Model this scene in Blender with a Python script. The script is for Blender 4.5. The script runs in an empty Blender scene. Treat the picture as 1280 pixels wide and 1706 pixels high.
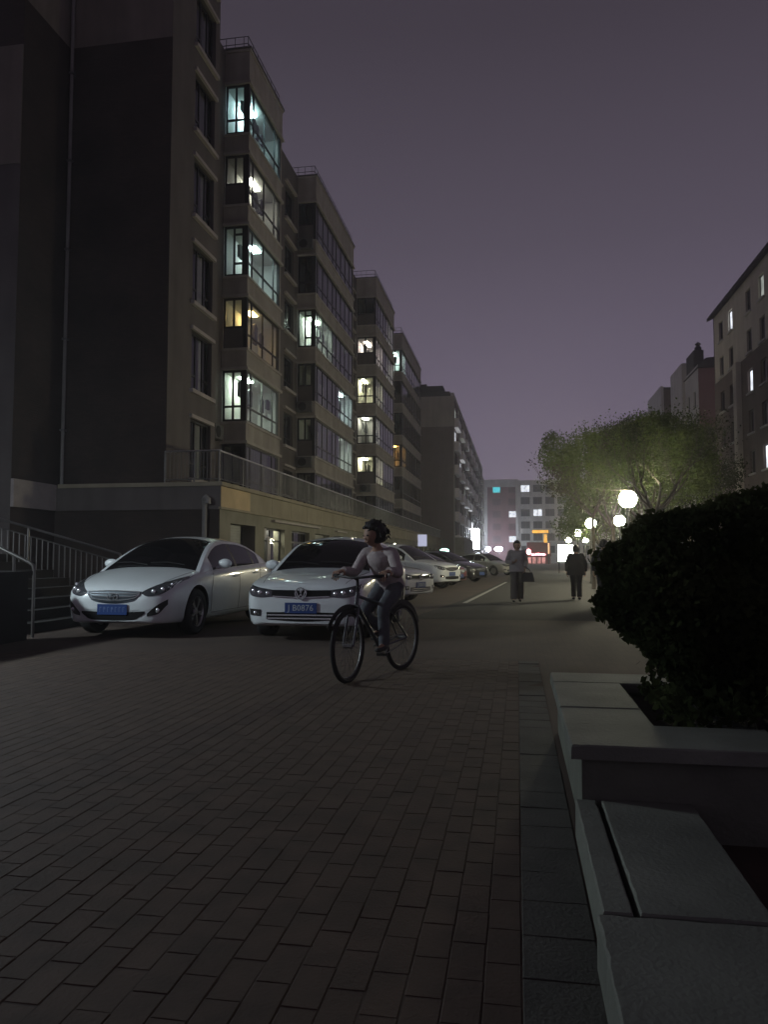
import bpy, bmesh, math, random
import numpy as np
from mathutils import Vector, Matrix
from mathutils.bvhtree import BVHTree

RAD = math.radians
rnd = random.Random(11)
scene = bpy.context.scene
COL = scene.collection

# ------------------------------------------------------------------ camera
CAM_H = 1.12
cam_d = bpy.data.cameras.new('camera')
cam = bpy.data.objects.new('camera', cam_d)
COL.objects.link(cam)
scene.camera = cam
cam_d.sensor_fit = 'VERTICAL'
cam_d.sensor_height = 24.0
cam_d.lens = 24.0 * 1280.0 / 1706.0
cam_d.clip_start = 0.05
cam_d.clip_end = 3000.0
cam.location = (0, 0, CAM_H)
cam.rotation_euler = (RAD(90 + 3.44), 0, RAD(9.82))

# ------------------------------------------------------------------ night sky (city glow: brighter at the horizon)
world = bpy.data.worlds.new('World')
scene.world = world
world.use_nodes = True
wn = world.node_tree
wn.nodes.clear()
w_out = wn.nodes.new('ShaderNodeOutputWorld')
w_bg = wn.nodes.new('ShaderNodeBackground')
w_tc = wn.nodes.new('ShaderNodeTexCoord')
w_sp = wn.nodes.new('ShaderNodeSeparateXYZ')
w_rp = wn.nodes.new('ShaderNodeValToRGB')
wn.links.new(w_tc.outputs['Generated'], w_sp.inputs[0])
wn.links.new(w_sp.outputs['Z'], w_rp.inputs[0])
wn.links.new(w_rp.outputs[0], w_bg.inputs[0])
wn.links.new(w_bg.outputs[0], w_out.inputs[0])
w_bg.inputs[1].default_value = 1.0
SKY = [(0.0, (.200, .160, .224)), (.10, (.180, .147, .208)), (.22, (.139, .115, .163)),
       (.38, (.092, .077, .106)), (.58, (.054, .0445, .060)), (1.0, (.026, .021, .028))]
els = w_rp.color_ramp.elements
while len(els) < len(SKY):
    els.new(.5)
for e, (p, c) in zip(els, SKY):
    e.position = p
    e.color = (*c, 1)

scene.view_settings.view_transform = 'Standard'
scene.view_settings.look = 'None'
scene.view_settings.exposure = 0
scene.view_settings.gamma = 1
scene.view_settings.use_curve_mapping = False
scene.cycles.use_denoising = True
scene.cycles.use_light_tree = True
scene.cycles.max_bounces = 4
scene.cycles.diffuse_bounces = 2
scene.cycles.glossy_bounces = 2
scene.cycles.transparent_max_bounces = 12
scene.cycles.sample_clamp_indirect = 3.0
scene.cycles.caustics_reflective = False
scene.cycles.caustics_refractive = False

# ------------------------------------------------------------------ materials
MATS = {}


def nodes_of(m):
    return m.node_tree.nodes, m.node_tree.links


def mat(name, col, rough=.7, metal=0., var=.25, scale=3., bump=0., bscale=40., coat=0., streak=0., stretch=(1, 1, 1), spec=None):
    """principled surface with blotchy colour variation, optional vertical streaks and fine relief"""
    m = bpy.data.materials.new(name)
    m.use_nodes = True
    N, L = nodes_of(m)
    b = N['Principled BSDF']
    b.inputs['Roughness'].default_value = rough
    b.inputs['Metallic'].default_value = metal
    if coat:
        b.inputs['Coat Weight'].default_value = coat
        b.inputs['Coat Roughness'].default_value = .05
    if spec is not None:
        b.inputs['Specular IOR Level'].default_value = spec
    g = N.new('ShaderNodeNewGeometry')
    if var or streak:
        mp = N.new('ShaderNodeMapping')
        mp.inputs['Scale'].default_value = stretch
        L.new(g.outputs['Position'], mp.inputs[0])
        nz = N.new('ShaderNodeTexNoise')
        nz.inputs['Scale'].default_value = scale
        nz.inputs['Detail'].default_value = 6
        L.new(mp.outputs[0], nz.inputs['Vector'])
        rp = N.new('ShaderNodeValToRGB')
        a = 1 - var
        z = 1 + var * .8
        rp.color_ramp.elements[0].position = .3
        rp.color_ramp.elements[1].position = .72
        rp.color_ramp.elements[0].color = (col[0] * a, col[1] * a, col[2] * a, 1)
        rp.color_ramp.elements[1].color = (min(col[0] * z, .95), min(col[1] * z, .95), min(col[2] * z, .95), 1)
        L.new(nz.outputs[0], rp.inputs[0])
        last = rp.outputs[0]
        if streak:
            m2 = N.new('ShaderNodeMapping')
            m2.inputs['Scale'].default_value = (1.1, 1.1, .12)
            L.new(g.outputs['Position'], m2.inputs[0])
            n2 = N.new('ShaderNodeTexNoise')
            n2.inputs['Scale'].default_value = 1.6
            n2.inputs['Detail'].default_value = 5
            L.new(m2.outputs[0], n2.inputs['Vector'])
            r2 = N.new('ShaderNodeValToRGB')
            r2.color_ramp.elements[0].position = .3
            r2.color_ramp.elements[1].position = .68
            s = 1 - streak
            r2.color_ramp.elements[0].color = (s, s, s * .97, 1)
            r2.color_ramp.elements[1].color = (1, 1, 1, 1)
            L.new(n2.outputs[0], r2.inputs[0])
            mx = N.new('ShaderNodeMix')
            mx.data_type = 'RGBA'
            mx.blend_type = 'MULTIPLY'
            mx.inputs[0].default_value = 1
            L.new(last, mx.inputs[6])
            L.new(r2.outputs[0], mx.inputs[7])
            last = mx.outputs[2]
        L.new(last, b.inputs['Base Color'])
    else:
        b.inputs['Base Color'].default_value = (*col, 1)
    if bump:
        nb = N.new('ShaderNodeTexNoise')
        nb.inputs['Scale'].default_value = bscale
        nb.inputs['Detail'].default_value = 4
        L.new(g.outputs['Position'], nb.inputs['Vector'])
        bp = N.new('ShaderNodeBump')
        bp.inputs['Strength'].default_value = bump
        bp.inputs['Distance'].default_value = .02
        L.new(nb.outputs[0], bp.inputs['Height'])
        L.new(bp.outputs[0], b.inputs['Normal'])
    MATS[name] = m
    return m


def brickmat(name, c1, c2, mortar, bw, bh, rough=.85, axis='wall', bump=.4):
    m = bpy.data.materials.new(name)
    m.use_nodes = True
    N, L = nodes_of(m)
    b = N['Principled BSDF']
    b.inputs['Roughness'].default_value = rough
    g = N.new('ShaderNodeNewGeometry')
    sp = N.new('ShaderNodeSeparateXYZ')
    L.new(g.outputs['Position'], sp.inputs[0])
    cb = N.new('ShaderNodeCombineXYZ')
    if axis == 'wall':
        ad = N.new('ShaderNodeMath')
        L.new(sp.outputs['X'], ad.inputs[0])
        L.new(sp.outputs['Y'], ad.inputs[1])
        L.new(ad.outputs[0], cb.inputs['X'])
        L.new(sp.outputs['Z'], cb.inputs['Y'])
    else:                      # long side along the street
        L.new(sp.outputs['Y'], cb.inputs['X'])
        L.new(sp.outputs['X'], cb.inputs['Y'])
    t = N.new('ShaderNodeTexBrick')
    t.inputs['Scale'].default_value = 1
    t.inputs['Brick Width'].default_value = bw
    t.inputs['Row Height'].default_value = bh
    t.inputs['Mortar Size'].default_value = .006
    t.inputs['Color1'].default_value = (*c1, 1)
    t.inputs['Color2'].default_value = (*c2, 1)
    t.inputs['Mortar'].default_value = (*mortar, 1)
    L.new(cb.outputs[0], t.inputs['Vector'])
    nz = N.new('ShaderNodeTexNoise')
    nz.inputs['Scale'].default_value = .7
    nz.inputs['Detail'].default_value = 7
    L.new(g.outputs['Position'], nz.inputs['Vector'])
    rp = N.new('ShaderNodeValToRGB')
    rp.color_ramp.elements[0].position = .3
    rp.color_ramp.elements[1].position = .7
    rp.color_ramp.elements[0].color = (.62, .62, .62, 1)
    rp.color_ramp.elements[1].color = (1.2, 1.18, 1.15, 1)
    L.new(nz.outputs[0], rp.inputs[0])
    mx = N.new('ShaderNodeMix')
    mx.data_type = 'RGBA'
    mx.blend_type = 'MULTIPLY'
    mx.inputs[0].default_value = 1
    L.new(t.outputs['Color'], mx.inputs[6])
    L.new(rp.outputs[0], mx.inputs[7])
    L.new(mx.outputs[2], b.inputs['Base Color'])
    bp = N.new('ShaderNodeBump')
    bp.invert = True
    bp.inputs['Strength'].default_value = bump
    bp.inputs['Distance'].default_value = .01
    L.new(t.outputs['Fac'], bp.inputs['Height'])
    L.new(bp.outputs[0], b.inputs['Normal'])
    MATS[name] = m
    return m


def emis(name, col, strength, blotch=0., scale=3.):
    m = bpy.data.materials.new(name)
    m.use_nodes = True
    N, L = nodes_of(m)
    N.remove(N['Principled BSDF'])
    e = N.new('ShaderNodeEmission')
    e.inputs[0].default_value = (*col, 1)
    e.inputs[1].default_value = strength
    if blotch:
        g = N.new('ShaderNodeNewGeometry')
        nz = N.new('ShaderNodeTexNoise')
        nz.inputs['Scale'].default_value = scale
        L.new(g.outputs['Position'], nz.inputs['Vector'])
        rp = N.new('ShaderNodeValToRGB')
        rp.color_ramp.elements[0].position = .35
        rp.color_ramp.elements[1].position = .65
        rp.color_ramp.elements[0].color = tuple(c * (1 - blotch) for c in col) + (1,)
        rp.color_ramp.elements[1].color = (*col, 1)
        L.new(nz.outputs[0], rp.inputs[0])
        L.new(rp.outputs[0], e.inputs[0])
    L.new(e.outputs[0], N['Material Output'].inputs[0])
    MATS[name] = m
    return m


def glassmat(name, tint=(.8, .85, .85), refl=1.0):
    """thin window pane: see-through, mirror-like at grazing angles"""
    m = bpy.data.materials.new(name)
    m.use_nodes = True
    N, L = nodes_of(m)
    N.remove(N['Principled BSDF'])
    t = N.new('ShaderNodeBsdfTransparent')
    t.inputs[0].default_value = (*tint, 1)
    gl = N.new('ShaderNodeBsdfGlossy')
    gl.inputs['Roughness'].default_value = .03
    gl.inputs[0].default_value = (refl, refl, refl, 1)
    fr = N.new('ShaderNodeFresnel')
    fr.inputs['IOR'].default_value = 1.55
    mx = N.new('ShaderNodeMixShader')
    L.new(fr.outputs[0], mx.inputs[0])
    L.new(t.outputs[0], mx.inputs[1])
    L.new(gl.outputs[0], mx.inputs[2])
    L.new(mx.outputs[0], N['Material Output'].inputs[0])
    MATS[name] = m
    return m


def leafmat(name, c1, c2):
    m = bpy.data.materials.new(name)
    m.use_nodes = True
    N, L = nodes_of(m)
    N.remove(N['Principled BSDF'])
    g = N.new('ShaderNodeNewGeometry')
    nz = N.new('ShaderNodeTexNoise')
    nz.inputs['Scale'].default_value = 2.5
    nz.inputs['Detail'].default_value = 5
    L.new(g.outputs['Position'], nz.inputs['Vector'])
    rp = N.new('ShaderNodeValToRGB')
    rp.color_ramp.elements[0].position = .35
    rp.color_ramp.elements[1].position = .65
    rp.color_ramp.elements[0].color = (*c1, 1)
    rp.color_ramp.elements[1].color = (*c2, 1)
    L.new(nz.outputs[0], rp.inputs[0])
    d = N.new('ShaderNodeBsdfDiffuse')
    t = N.new('ShaderNodeBsdfTranslucent')
    L.new(rp.outputs[0], d.inputs[0])
    L.new(rp.outputs[0], t.inputs[0])
    mx = N.new('ShaderNodeMixShader')
    mx.inputs[0].default_value = .4
    L.new(d.outputs[0], mx.inputs[1])
    L.new(t.outputs[0], mx.inputs[2])
    L.new(mx.outputs[0], N['Material Output'].inputs[0])
    MATS[name] = m
    return m


brickmat('street_paving', (.064, .042, .031), (.056, .037, .028), (.050, .034, .026), .20, .10, axis='floor', bump=.15)
mat('paver', (.066, .042, .029), .85, var=.3, scale=5., bump=.15, bscale=70)
mat('grey_paver', (.058, .055, .047), .85, var=.3, scale=4., bump=.3, bscale=70)
mat('joint', (.056, .037, .027), .95, var=.2)
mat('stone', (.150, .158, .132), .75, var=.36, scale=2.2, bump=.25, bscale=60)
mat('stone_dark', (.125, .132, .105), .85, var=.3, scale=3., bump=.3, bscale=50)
mat('steps_dark', (.016, .014, .013), .9, var=.25, bump=.2)
mat('plate_faint', (.10, .15, .30), .5, var=.1)
mat('soil', (.03, .026, .02), .95, var=.3, bump=.6)
brickmat('gable_brick', (.050, .036, .029), (.040, .030, .024), (.032, .025, .021), .24, .07)
mat('beige_wall', (.21, .185, .155), .85, var=.12, scale=1.2, streak=.25, bump=.1)
mat('grey_render', (.125, .112, .104), .88, var=.14, scale=1., streak=.25, bump=.12)
mat('spandrel', (.35, .325, .285), .85, var=.12, scale=1.5, streak=.25, bump=.1)
mat('spandrel_trim', (.40, .375, .335), .85, var=.12, scale=1.5, streak=.2)
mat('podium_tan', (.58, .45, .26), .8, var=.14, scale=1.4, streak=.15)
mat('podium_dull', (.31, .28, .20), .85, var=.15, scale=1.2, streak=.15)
mat('podium_wall', (.25, .243, .185), .88, var=.2, scale=1.3, streak=.15, bump=.12)
mat('shutter', (.33, .34, .30), .6, var=.12)
mat('dark_void', (.015, .015, .015), .9, var=.1)
mat('frame_dark', (.018, .018, .018), .5, var=.1)
mat('frame_grey', (.10, .10, .095), .55, var=.1)
mat('sill', (.38, .35, .32), .8, var=.12)
mat('room_wall', (.72, .72, .68), .9, var=.06, scale=.8)
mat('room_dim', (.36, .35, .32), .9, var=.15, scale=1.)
mat('curtain', (.30, .31, .30), .9, var=.35, scale=3., stretch=(1, 8, .2))
mat('cloth_dark', (.06, .06, .065), .9, var=.3)
mat('steel', (.55, .55, .53), .3, metal=.9, var=.15)
mat('dull_steel', (.20, .20, .195), .45, metal=.6, var=.2)
mat('rail_steel', (.16, .155, .145), .35, metal=.8, var=.2)
mat('red_pane', (.13, .075, .082), .3, var=.1)
mat('pipe_paint', (.23, .225, .21), .6, var=.15)
glassmat('pane', (.84, .88, .87))
glassmat('grey_pane', (.62, .64, .62))  # greyer tint than the clear pane
mat('far_pane', (.02, .022, .028), .12, var=.1, spec=.7)
mat('brown_wall', (.150, .112, .100), .88, var=.14, scale=.8, streak=.2)
mat('cream_wall', (.37, .34, .29), .88, var=.1, scale=.6, streak=.2)
mat('lamplit_cream', (.60, .56, .48), .88, var=.1, scale=.6, streak=.15)  # raised copy of the cream wall, lamplight put into the colour
mat('white_wall', (.55, .53, .52), .85, var=.1, scale=.7, streak=.2)
mat('lamplit_wall', (.78, .75, .72), .85, var=.1, scale=.7)  # paler paint stands in for street lamp light on far spandrels
mat('red_panel', (.26, .14, .155), .88, var=.12, scale=.4, streak=.15)
mat('roof_dark', (.035, .033, .034), .9, var=.2)
mat('tyre', (.018, .018, .018), .85, var=.2)
mat('rim', (.42, .42, .43), .3, metal=.9, var=.05)
mat('car_white', (.66, .70, .71), .34, var=.03, coat=1.)
mat('car_black', (.012, .012, .014), .3, var=.05, coat=1.)
mat('car_silver', (.42, .41, .39), .35, metal=.35, var=.03, coat=1.)
mat('car_maroon', (.16, .03, .03), .3, var=.05, coat=1.)
mat('car_glass', (.006, .006, .007), .06, var=0, spec=.35)
mat('side_glass', (.012, .013, .014), .05, var=0, spec=.6)
mat('trim_black', (.012, .012, .012), .5, var=.1)
mat('chrome', (.80, .82, .84), .25, metal=.75, var=0)
mat('grille_black', (.006, .006, .007), .75, var=0, spec=.15)
mat('dimmed_asphalt', (.019, .0175, .016), .9, var=.25, scale=1.2, bump=.3, bscale=80)
mat('grille_grey', (.045, .055, .065), .35, metal=.6, var=0)
mat('lamp_lens', (.045, .05, .055), .08, var=.3, scale=25., coat=1.)
mat('tail_red', (.35, .03, .03), .15, var=.1, coat=1.)
mat('plate_blue', (.02, .055, .20), .4, var=.06)
mat('plate_ink', (.42, .46, .52), .5, var=.1)
mat('skin', (.36, .22, .15), .6, var=.06)
mat('hair', (.008, .007, .007), .6, var=.2)
mat('eye_white', (.5, .5, .5), .3, var=0)
mat('shirt_grey', (.44, .385, .375), .9, var=.18, scale=14., bump=.5, bscale=22)
mat('vest_dark', (.03, .03, .033), .9, var=.15)
mat('jeans_grey', (.095, .102, .115), .9, var=.3, scale=8., bump=.5, bscale=22)
mat('cream_top', (.30, .28, .27), .9, var=.12, scale=8.)
mat('brown_trousers', (.085, .075, .07), .9, var=.15)
mat('coat_black', (.016, .016, .017), .9, var=.2)
mat('shoe', (.03, .03, .03), .7, var=.1)
mat('leather', (.012, .011, .011), .45, var=.1)
mat('bike_paint', (.03, .035, .045), .35, var=.05, coat=.6)
mat('bark', (.055, .045, .034), .9, var=.35, scale=8., bump=.6)
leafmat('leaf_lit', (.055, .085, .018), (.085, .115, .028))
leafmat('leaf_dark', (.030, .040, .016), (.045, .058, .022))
leafmat('leaf_hedge', (.022, .030, .013), (.055, .066, .028))
leafmat('leaf_bud', (.05, .045, .035), (.07, .065, .045))
mat('paint_line', (.42, .42, .40), .8, var=.5, scale=7.)
mat('lamp_post', (.02, .022, .02), .5, var=.1)
mat('sign_red', (.30, .05, .05), .6, var=.1)
emis('globe_light', (1., .93, .66), 260.)
emis('left_lamp_light', (.80, .94, 1.), 450.)
emis('ceil_cool', (.75, 1., .98), 60.0)
emis('ceil_cyan', (.60, .95, 1.), 70.0)
emis('ceil_green', (.82, 1., .84), 70.0)
emis('ceil_dim', (1., .96, .80), 28.0)
emis('ceil_yellow', (1., .68, .25), 26.0)
emis('ceil_pink', (1., .82, .74), 42.0)
emis('ceil_warm', (1., .93, .60), 70.0)
emis('ceil_orange', (1., .48, .12), 44.0)
emis('lit_white', (.88, .92, 1.), 1.5, blotch=.45, scale=1.6)
emis('lit_soft', (.75, .80, .74), .55, blotch=.5, scale=1.4)
emis('lit_cyan', (.10, .75, .85), .95, blotch=.3, scale=1.2)
emis('sign_white', (.84, .92, 1.), 90.)
emis('shop_lamp_light', (.78, .88, 1.), 130.)
emis('sign_pale', (.62, .64, .85), .75)
emis('sign_green', (.55, 1., .85), 4.)
emis('sign_pink', (1., .40, .44), 9.)
emis('sign_orange', (1., .50, .07), 1.5, blotch=.35, scale=1.)
emis('sign_warm', (1., .55, .28), 1.5)
emis('box_white', (.96, 1., .88), 8.)
emis('shop_glow', (1., .42, .38), .9, blotch=.6, scale=1.2)


# ------------------------------------------------------------------ mesh helpers
def ploc(o):
    v = Vector((0, 0, 0))
    while o is not None:
        v += o.location
        o = o.parent
    return v


class MB:
    def __init__(s):
        s.v = []
        s.f = []
        s.m = []

    def add(s, vs, fs, m=0):
        n = len(s.v)
        s.v += [tuple(v) for v in vs]
        s.f += [tuple(n + i for i in f) for f in fs]
        s.m += [m] * len(fs)
        return s

    def box(s, x0, x1, y0, y1, z0, z1, m=0):
        return s.add([(x0, y0, z0), (x1, y0, z0), (x1, y1, z0), (x0, y1, z0), (x0, y0, z1), (x1, y0, z1), (x1, y1, z1), (x0, y1, z1)],
                     [(0, 3, 2, 1), (4, 5, 6, 7), (0, 1, 5, 4), (1, 2, 6, 5), (2, 3, 7, 6), (3, 0, 4, 7)], m)

    def quad(s, a, b, c, d, m=0):
        return s.add([a, b, c, d], [(0, 1, 2, 3)], m)

    def bar(s, p, q, w, h, m=0, up=(0, 0, 1)):
        p = Vector(p)
        q = Vector(q)
        d = (q - p).normalized()
        u = Vector(up)
        if abs(d.dot(u)) > .95:
            u = Vector((0, 1, 0))
        a = d.cross(u).normalized() * w / 2
        b = a.cross(d).normalized() * h / 2
        vs = [p - a - b, p + a - b, p + a + b, p - a + b, q - a - b, q + a - b, q + a + b, q - a + b]
        return s.add(vs, [(0, 1, 2, 3), (7, 6, 5, 4), (0, 4, 5, 1), (1, 5, 6, 2), (2, 6, 7, 3), (3, 7, 4, 0)], m)

    def tube(s, pts, r, n=8, m=0):
        pts = [Vector(p) for p in pts]
        if not hasattr(r, '__len__'):
            r = [r] * len(pts)
        rings = []
        prev = None
        for i, p in enumerate(pts):
            d = (pts[min(i + 1, len(pts) - 1)] - pts[max(i - 1, 0)]).normalized()
            if prev is None:
                a = d.orthogonal().normalized()
            else:
                a = (prev - d * prev.dot(d))
                a = a.normalized() if a.length > 1e-6 else d.orthogonal().normalized()
            prev = a
            b = d.cross(a)
            rings.append([p + (a * math.cos(t) + b * math.sin(t)) * r[i] for t in [2 * math.pi * k / n for k in range(n)]])
        vs = [v for g in rings for v in g]
        fs = []
        for i in range(len(rings) - 1):
            for k in range(n):
                k2 = (k + 1) % n
                fs.append((i * n + k, i * n + k2, (i + 1) * n + k2, (i + 1) * n + k))
        fs.append(tuple(range(n - 1, -1, -1)))
        fs.append(tuple(range((len(rings) - 1) * n, len(rings) * n)))
        return s.add(vs, fs, m)

    def ell(s, c, r, nu=16, nv=10, m=0, fn=None):
        vs = []
        for j in range(nv + 1):
            th = math.pi * j / nv
            for i in range(nu):
                ph = 2 * math.pi * i / nu
                v = Vector((math.sin(th) * math.cos(ph), math.sin(th) * math.sin(ph), math.cos(th)))
                if fn:
                    v = fn(v)
                vs.append((c[0] + v[0] * r[0], c[1] + v[1] * r[1], c[2] + v[2] * r[2]))
        fs = []
        for j in range(nv):
            for i in range(nu):
                i2 = (i + 1) % nu
                fs.append((j * nu + i, (j + 1) * nu + i, (j + 1) * nu + i2, j * nu + i2))
        return s.add(vs, fs, m)

    def lathe(s, prof, n=20, c=(0, 0, 0), axis='z', m=0):
        vs = []
        for (r, h) in prof:
            for i in range(n):
                t = 2 * math.pi * i / n
                a, b = r * math.cos(t), r * math.sin(t)
                if axis == 'z':
                    vs.append((c[0] + a, c[1] + b, c[2] + h))
                elif axis == 'x':
                    vs.append((c[0] + h, c[1] + a, c[2] + b))
                else:
                    vs.append((c[0] + a, c[1] + h, c[2] - b))
        fs = []
        for j in range(len(prof) - 1):
            for i in range(n):
                i2 = (i + 1) % n
                fs.append((j * n + i, j * n + i2, (j + 1) * n + i2, (j + 1) * n + i))
        return s.add(vs, fs, m)

    def xf(s, mtx):
        s.v = [tuple(mtx @ Vector(v)) for v in s.v]
        return s

    def mesh(s, name, mats):
        me = bpy.data.meshes.new(name)
        me.from_pydata(s.v, [], s.f)
        for mm in (mats if isinstance(mats, (list, tuple)) else [mats]):
            me.materials.append(MATS[mm])
        if len(set(s.m)) > 1:
            me.polygons.foreach_set('material_index', s.m)
        return me

    def build(s, name, mats, parent=None, smooth=False, world=True, angle=40):
        if parent is not None and world:
            o = ploc(parent)
            s.v = [(v[0] - o.x, v[1] - o.y, v[2] - o.z) for v in s.v]
        me = s.mesh(name, mats)
        if smooth:
            me.polygons.foreach_set('use_smooth', [True] * len(me.polygons))
            me.set_sharp_from_angle(angle=RAD(angle))
        me.update()
        ob = bpy.data.objects.new(name, me)
        COL.objects.link(ob)
        ob.parent = parent
        return ob


def link_mesh(name, me, parent=None, loc=(0, 0, 0)):
    o = bpy.data.objects.new(name, me)
    COL.objects.link(o)
    o.parent = parent
    o.location = loc
    return o


def thing(name, label, cat, loc=(0, 0, 0), rotz=0., group=None):
    o = bpy.data.objects.new(name, None)
    COL.objects.link(o)
    o.location = loc
    o.rotation_euler = (0, 0, rotz)
    o.empty_display_size = .3
    return tag(o, label, cat, group)


def tag(o, label, cat, group=None, kind=None):
    o['label'] = label
    o['category'] = cat
    if group:
        o['group'] = group
    if kind:
        o['kind'] = kind
    return o


def struct(o):
    o['kind'] = 'structure'
    return o


def copy_tree(o, parent=None):
    c = o.copy()
    COL.objects.link(c)
    c.parent = parent
    for ch in list(o.children):
        copy_tree(ch, c)
    return c


# wall with real openings: o = start (x, y), u = direction along the wall, n = outward normal
def facade(mb, o, u, n, W, z0, z1, ops, depth, mfn=lambda z: 0):
    us = sorted({0., W, *[a for op in ops for a in op[:2]]})
    zs = sorted({z0, z1, *[a for op in ops for a in op[2:4]], *([SPLIT] if SPLIT and z0 < SPLIT < z1 else [])})

    def P(a, z, d=0.):
        return (o[0] + u[0] * a - n[0] * d, o[1] + u[1] * a - n[1] * d, z)
    for i in range(len(us) - 1):
        for j in range(len(zs) - 1):
            a, b = us[i], us[i + 1]
            c, d = zs[j], zs[j + 1]
            am, zm = (a + b) / 2, (c + d) / 2
            if any(p[0] < am < p[1] and p[2] < zm < p[3] for p in ops):
                continue
            mb.quad(P(a, c), P(b, c), P(b, d), P(a, d), mfn(zm))
    for (a, b, c, d) in [p[:4] for p in ops]:
        k = mfn((c + d) / 2)
        mb.quad(P(a, c), P(a, d), P(a, d, depth), P(a, c, depth), k)
        mb.quad(P(b, c), P(b, c, depth), P(b, d, depth), P(b, d), k)
        mb.quad(P(a, c), P(a, c, depth), P(b, c, depth), P(b, c), k)
        mb.quad(P(a, d), P(b, d), P(b, d, depth), P(a, d, depth), k)


SPLIT = None


def obar(mb, P, a0, a1, c0, c1, d0, d1, m=0):
    """box in wall coordinates (along, up, depth)"""
    vs = [P(a0, c0, d0), P(a1, c0, d0), P(a1, c0, d1), P(a0, c0, d1), P(a0, c1, d0), P(a1, c1, d0), P(a1, c1, d1), P(a0, c1, d1)]
    mb.add(vs, [(0, 1, 2, 3), (7, 6, 5, 4), (0, 4, 5, 1), (1, 5, 6, 2), (2, 6, 7, 3), (3, 7, 4, 0)], m)


def glazed(parent, o, u, n, a0, a1, z0, z1, mull, trans, depth=0., fw=.05, fmat='frame_dark', pmat='pane', ft=.06, gap=True, skip=(), tran_cols=None, name='window', end=(1, 1)):
    """frame bars with a pane object in each field; mull = inner mullion positions, trans = transom heights"""
    def P(a, z, d):
        return (o[0] + u[0] * a - n[0] * d, o[1] + u[1] * a - n[1] * d, z)
    mb = MB()
    obar(mb, P, a0, a1, z0, z0 + fw, depth, depth + ft)
    obar(mb, P, a0, a1, z1 - fw, z1, depth, depth + ft)
    cols = [a0] + list(mull) + [a1]
    for i, a in enumerate(cols):
        l = a if i == 0 else (a - fw if i == len(cols) - 1 else a - fw / 2)
        obar(mb, P, l, l + fw, z0 + fw, z1 - fw, depth + .003, depth + ft - .003)
    rows = [z0] + list(trans) + [z1]
    fields = []
    for i in range(len(cols) - 1):
        c0 = cols[i] + (fw if i == 0 else fw / 2)
        c1 = cols[i + 1] - (fw if i == len(cols) - 2 else fw / 2)
        rr = rows if (tran_cols is None or i in tran_cols) else [z0, z1]
        for j in range(len(rr) - 1):
            r0 = rr[j] + (fw if j == 0 else fw / 2)
            r1 = rr[j + 1] - (fw if j == len(rr) - 2 else fw / 2)
            fields.append((c0, c1, r0, r1))
            if j > 0:
                obar(mb, P, c0 - .002, c1 + .002, rr[j] - fw / 2, rr[j] + fw / 2, depth + .006, depth + ft - .006)
    w = mb.build(name, [fmat], parent)
    for k, (c0, c1, r0, r1) in enumerate(fields):
        if k in skip:
            continue
        p = MB()
        dd = depth + ft / 2
        p.quad(P(c0, r0, dd), P(c1, r0, dd), P(c1, r1, dd), P(c0, r1, dd))
        pm = pmat if isinstance(pmat, str) else pmat[k % len(pmat)]
        p.build('pane', [pm], w)
    return w

# ================================================================== ground
PX0, PX1, PY0, PY1 = -6.0, 0.0, 0.72, 8.64          # area of single pavers
g = MB()
g.quad((-300, -200, -.02), (300, -200, -.02), (300, 500, -.02), (-300, 500, -.02))
struct(g.build('ground', ['joint']))
s = MB()
for (x0, x1, y0, y1) in [(-60, PX0, -30, 260), (PX0, PX1, -30, PY0), (PX0, PX1, PY1, 260), (.22, 60, -30, 260), (0, .22, -30, PY0), (0, .22, PY1, 260)]:
    s.quad((x0, y0, 0), (x1, y0, 0), (x1, y1, 0), (x0, y1, 0))
street = struct(s.build('street', ['street_paving']))


def paver_mesh(name, w, l, m):
    b = .0025
    mb = MB()
    vs = [(0, 0, -.012), (w, 0, -.012), (w, l, -.012), (0, l, -.012), (0, 0, -b), (w, 0, -b), (w, l, -b), (0, l, -b),
          (b, b, 0), (w - b, b, 0), (w - b, l - b, 0), (b, l - b, 0)]
    mb.add(vs, [(0, 1, 5, 4), (1, 2, 6, 5), (2, 3, 7, 6), (3, 0, 4, 7), (4, 5, 9, 8), (5, 6, 10, 9), (6, 7, 11, 10), (7, 4, 8, 11), (8, 9, 10, 11)])
    return mb.mesh(name, [m])


PW, PL = .10, .20
pm_ = paver_mesh('paver', PW - .003, PL - .003, 'paver')
lane = MB()  # added asphalt strip, tone lowered to offset globe light around the walkers
for (a, b) in zip([(-2.0, 14.2), (-1.5, 20), (-.5, 40), (-.6, 250)][:-1], [(-1.5, 20), (-.5, 40), (-.6, 250)]):
    lane.quad((a[0], a[1], .003), (3.4, a[1], .003), (3.4, b[1], .003), (b[0], b[1], .003))
struct(lane.build('dimmed_roadway', ['dimmed_asphalt']))
paving = struct(MB().quad((PX0, PY0, -.0022), (PX1 + .22, PY0, -.0022), (PX1 + .22, PY1, -.0022), (PX0, PY1, -.0022)).build('pavement', ['joint']))
spots = []
nc = int(round((PX1 - PX0) / PW))
for i in range(nc):
    off = (PL / 2 if i % 2 else 0)
    y = PY0 - off
    while y < PY1 - .02:
        spots.append((PX0 + i * PW, y))
        y += PL
spots.sort(key=lambda p: (p[0] * .8) ** 2 + (p[1] if p[1] > 1.45 else 50) ** 2)
rest = MB()
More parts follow.
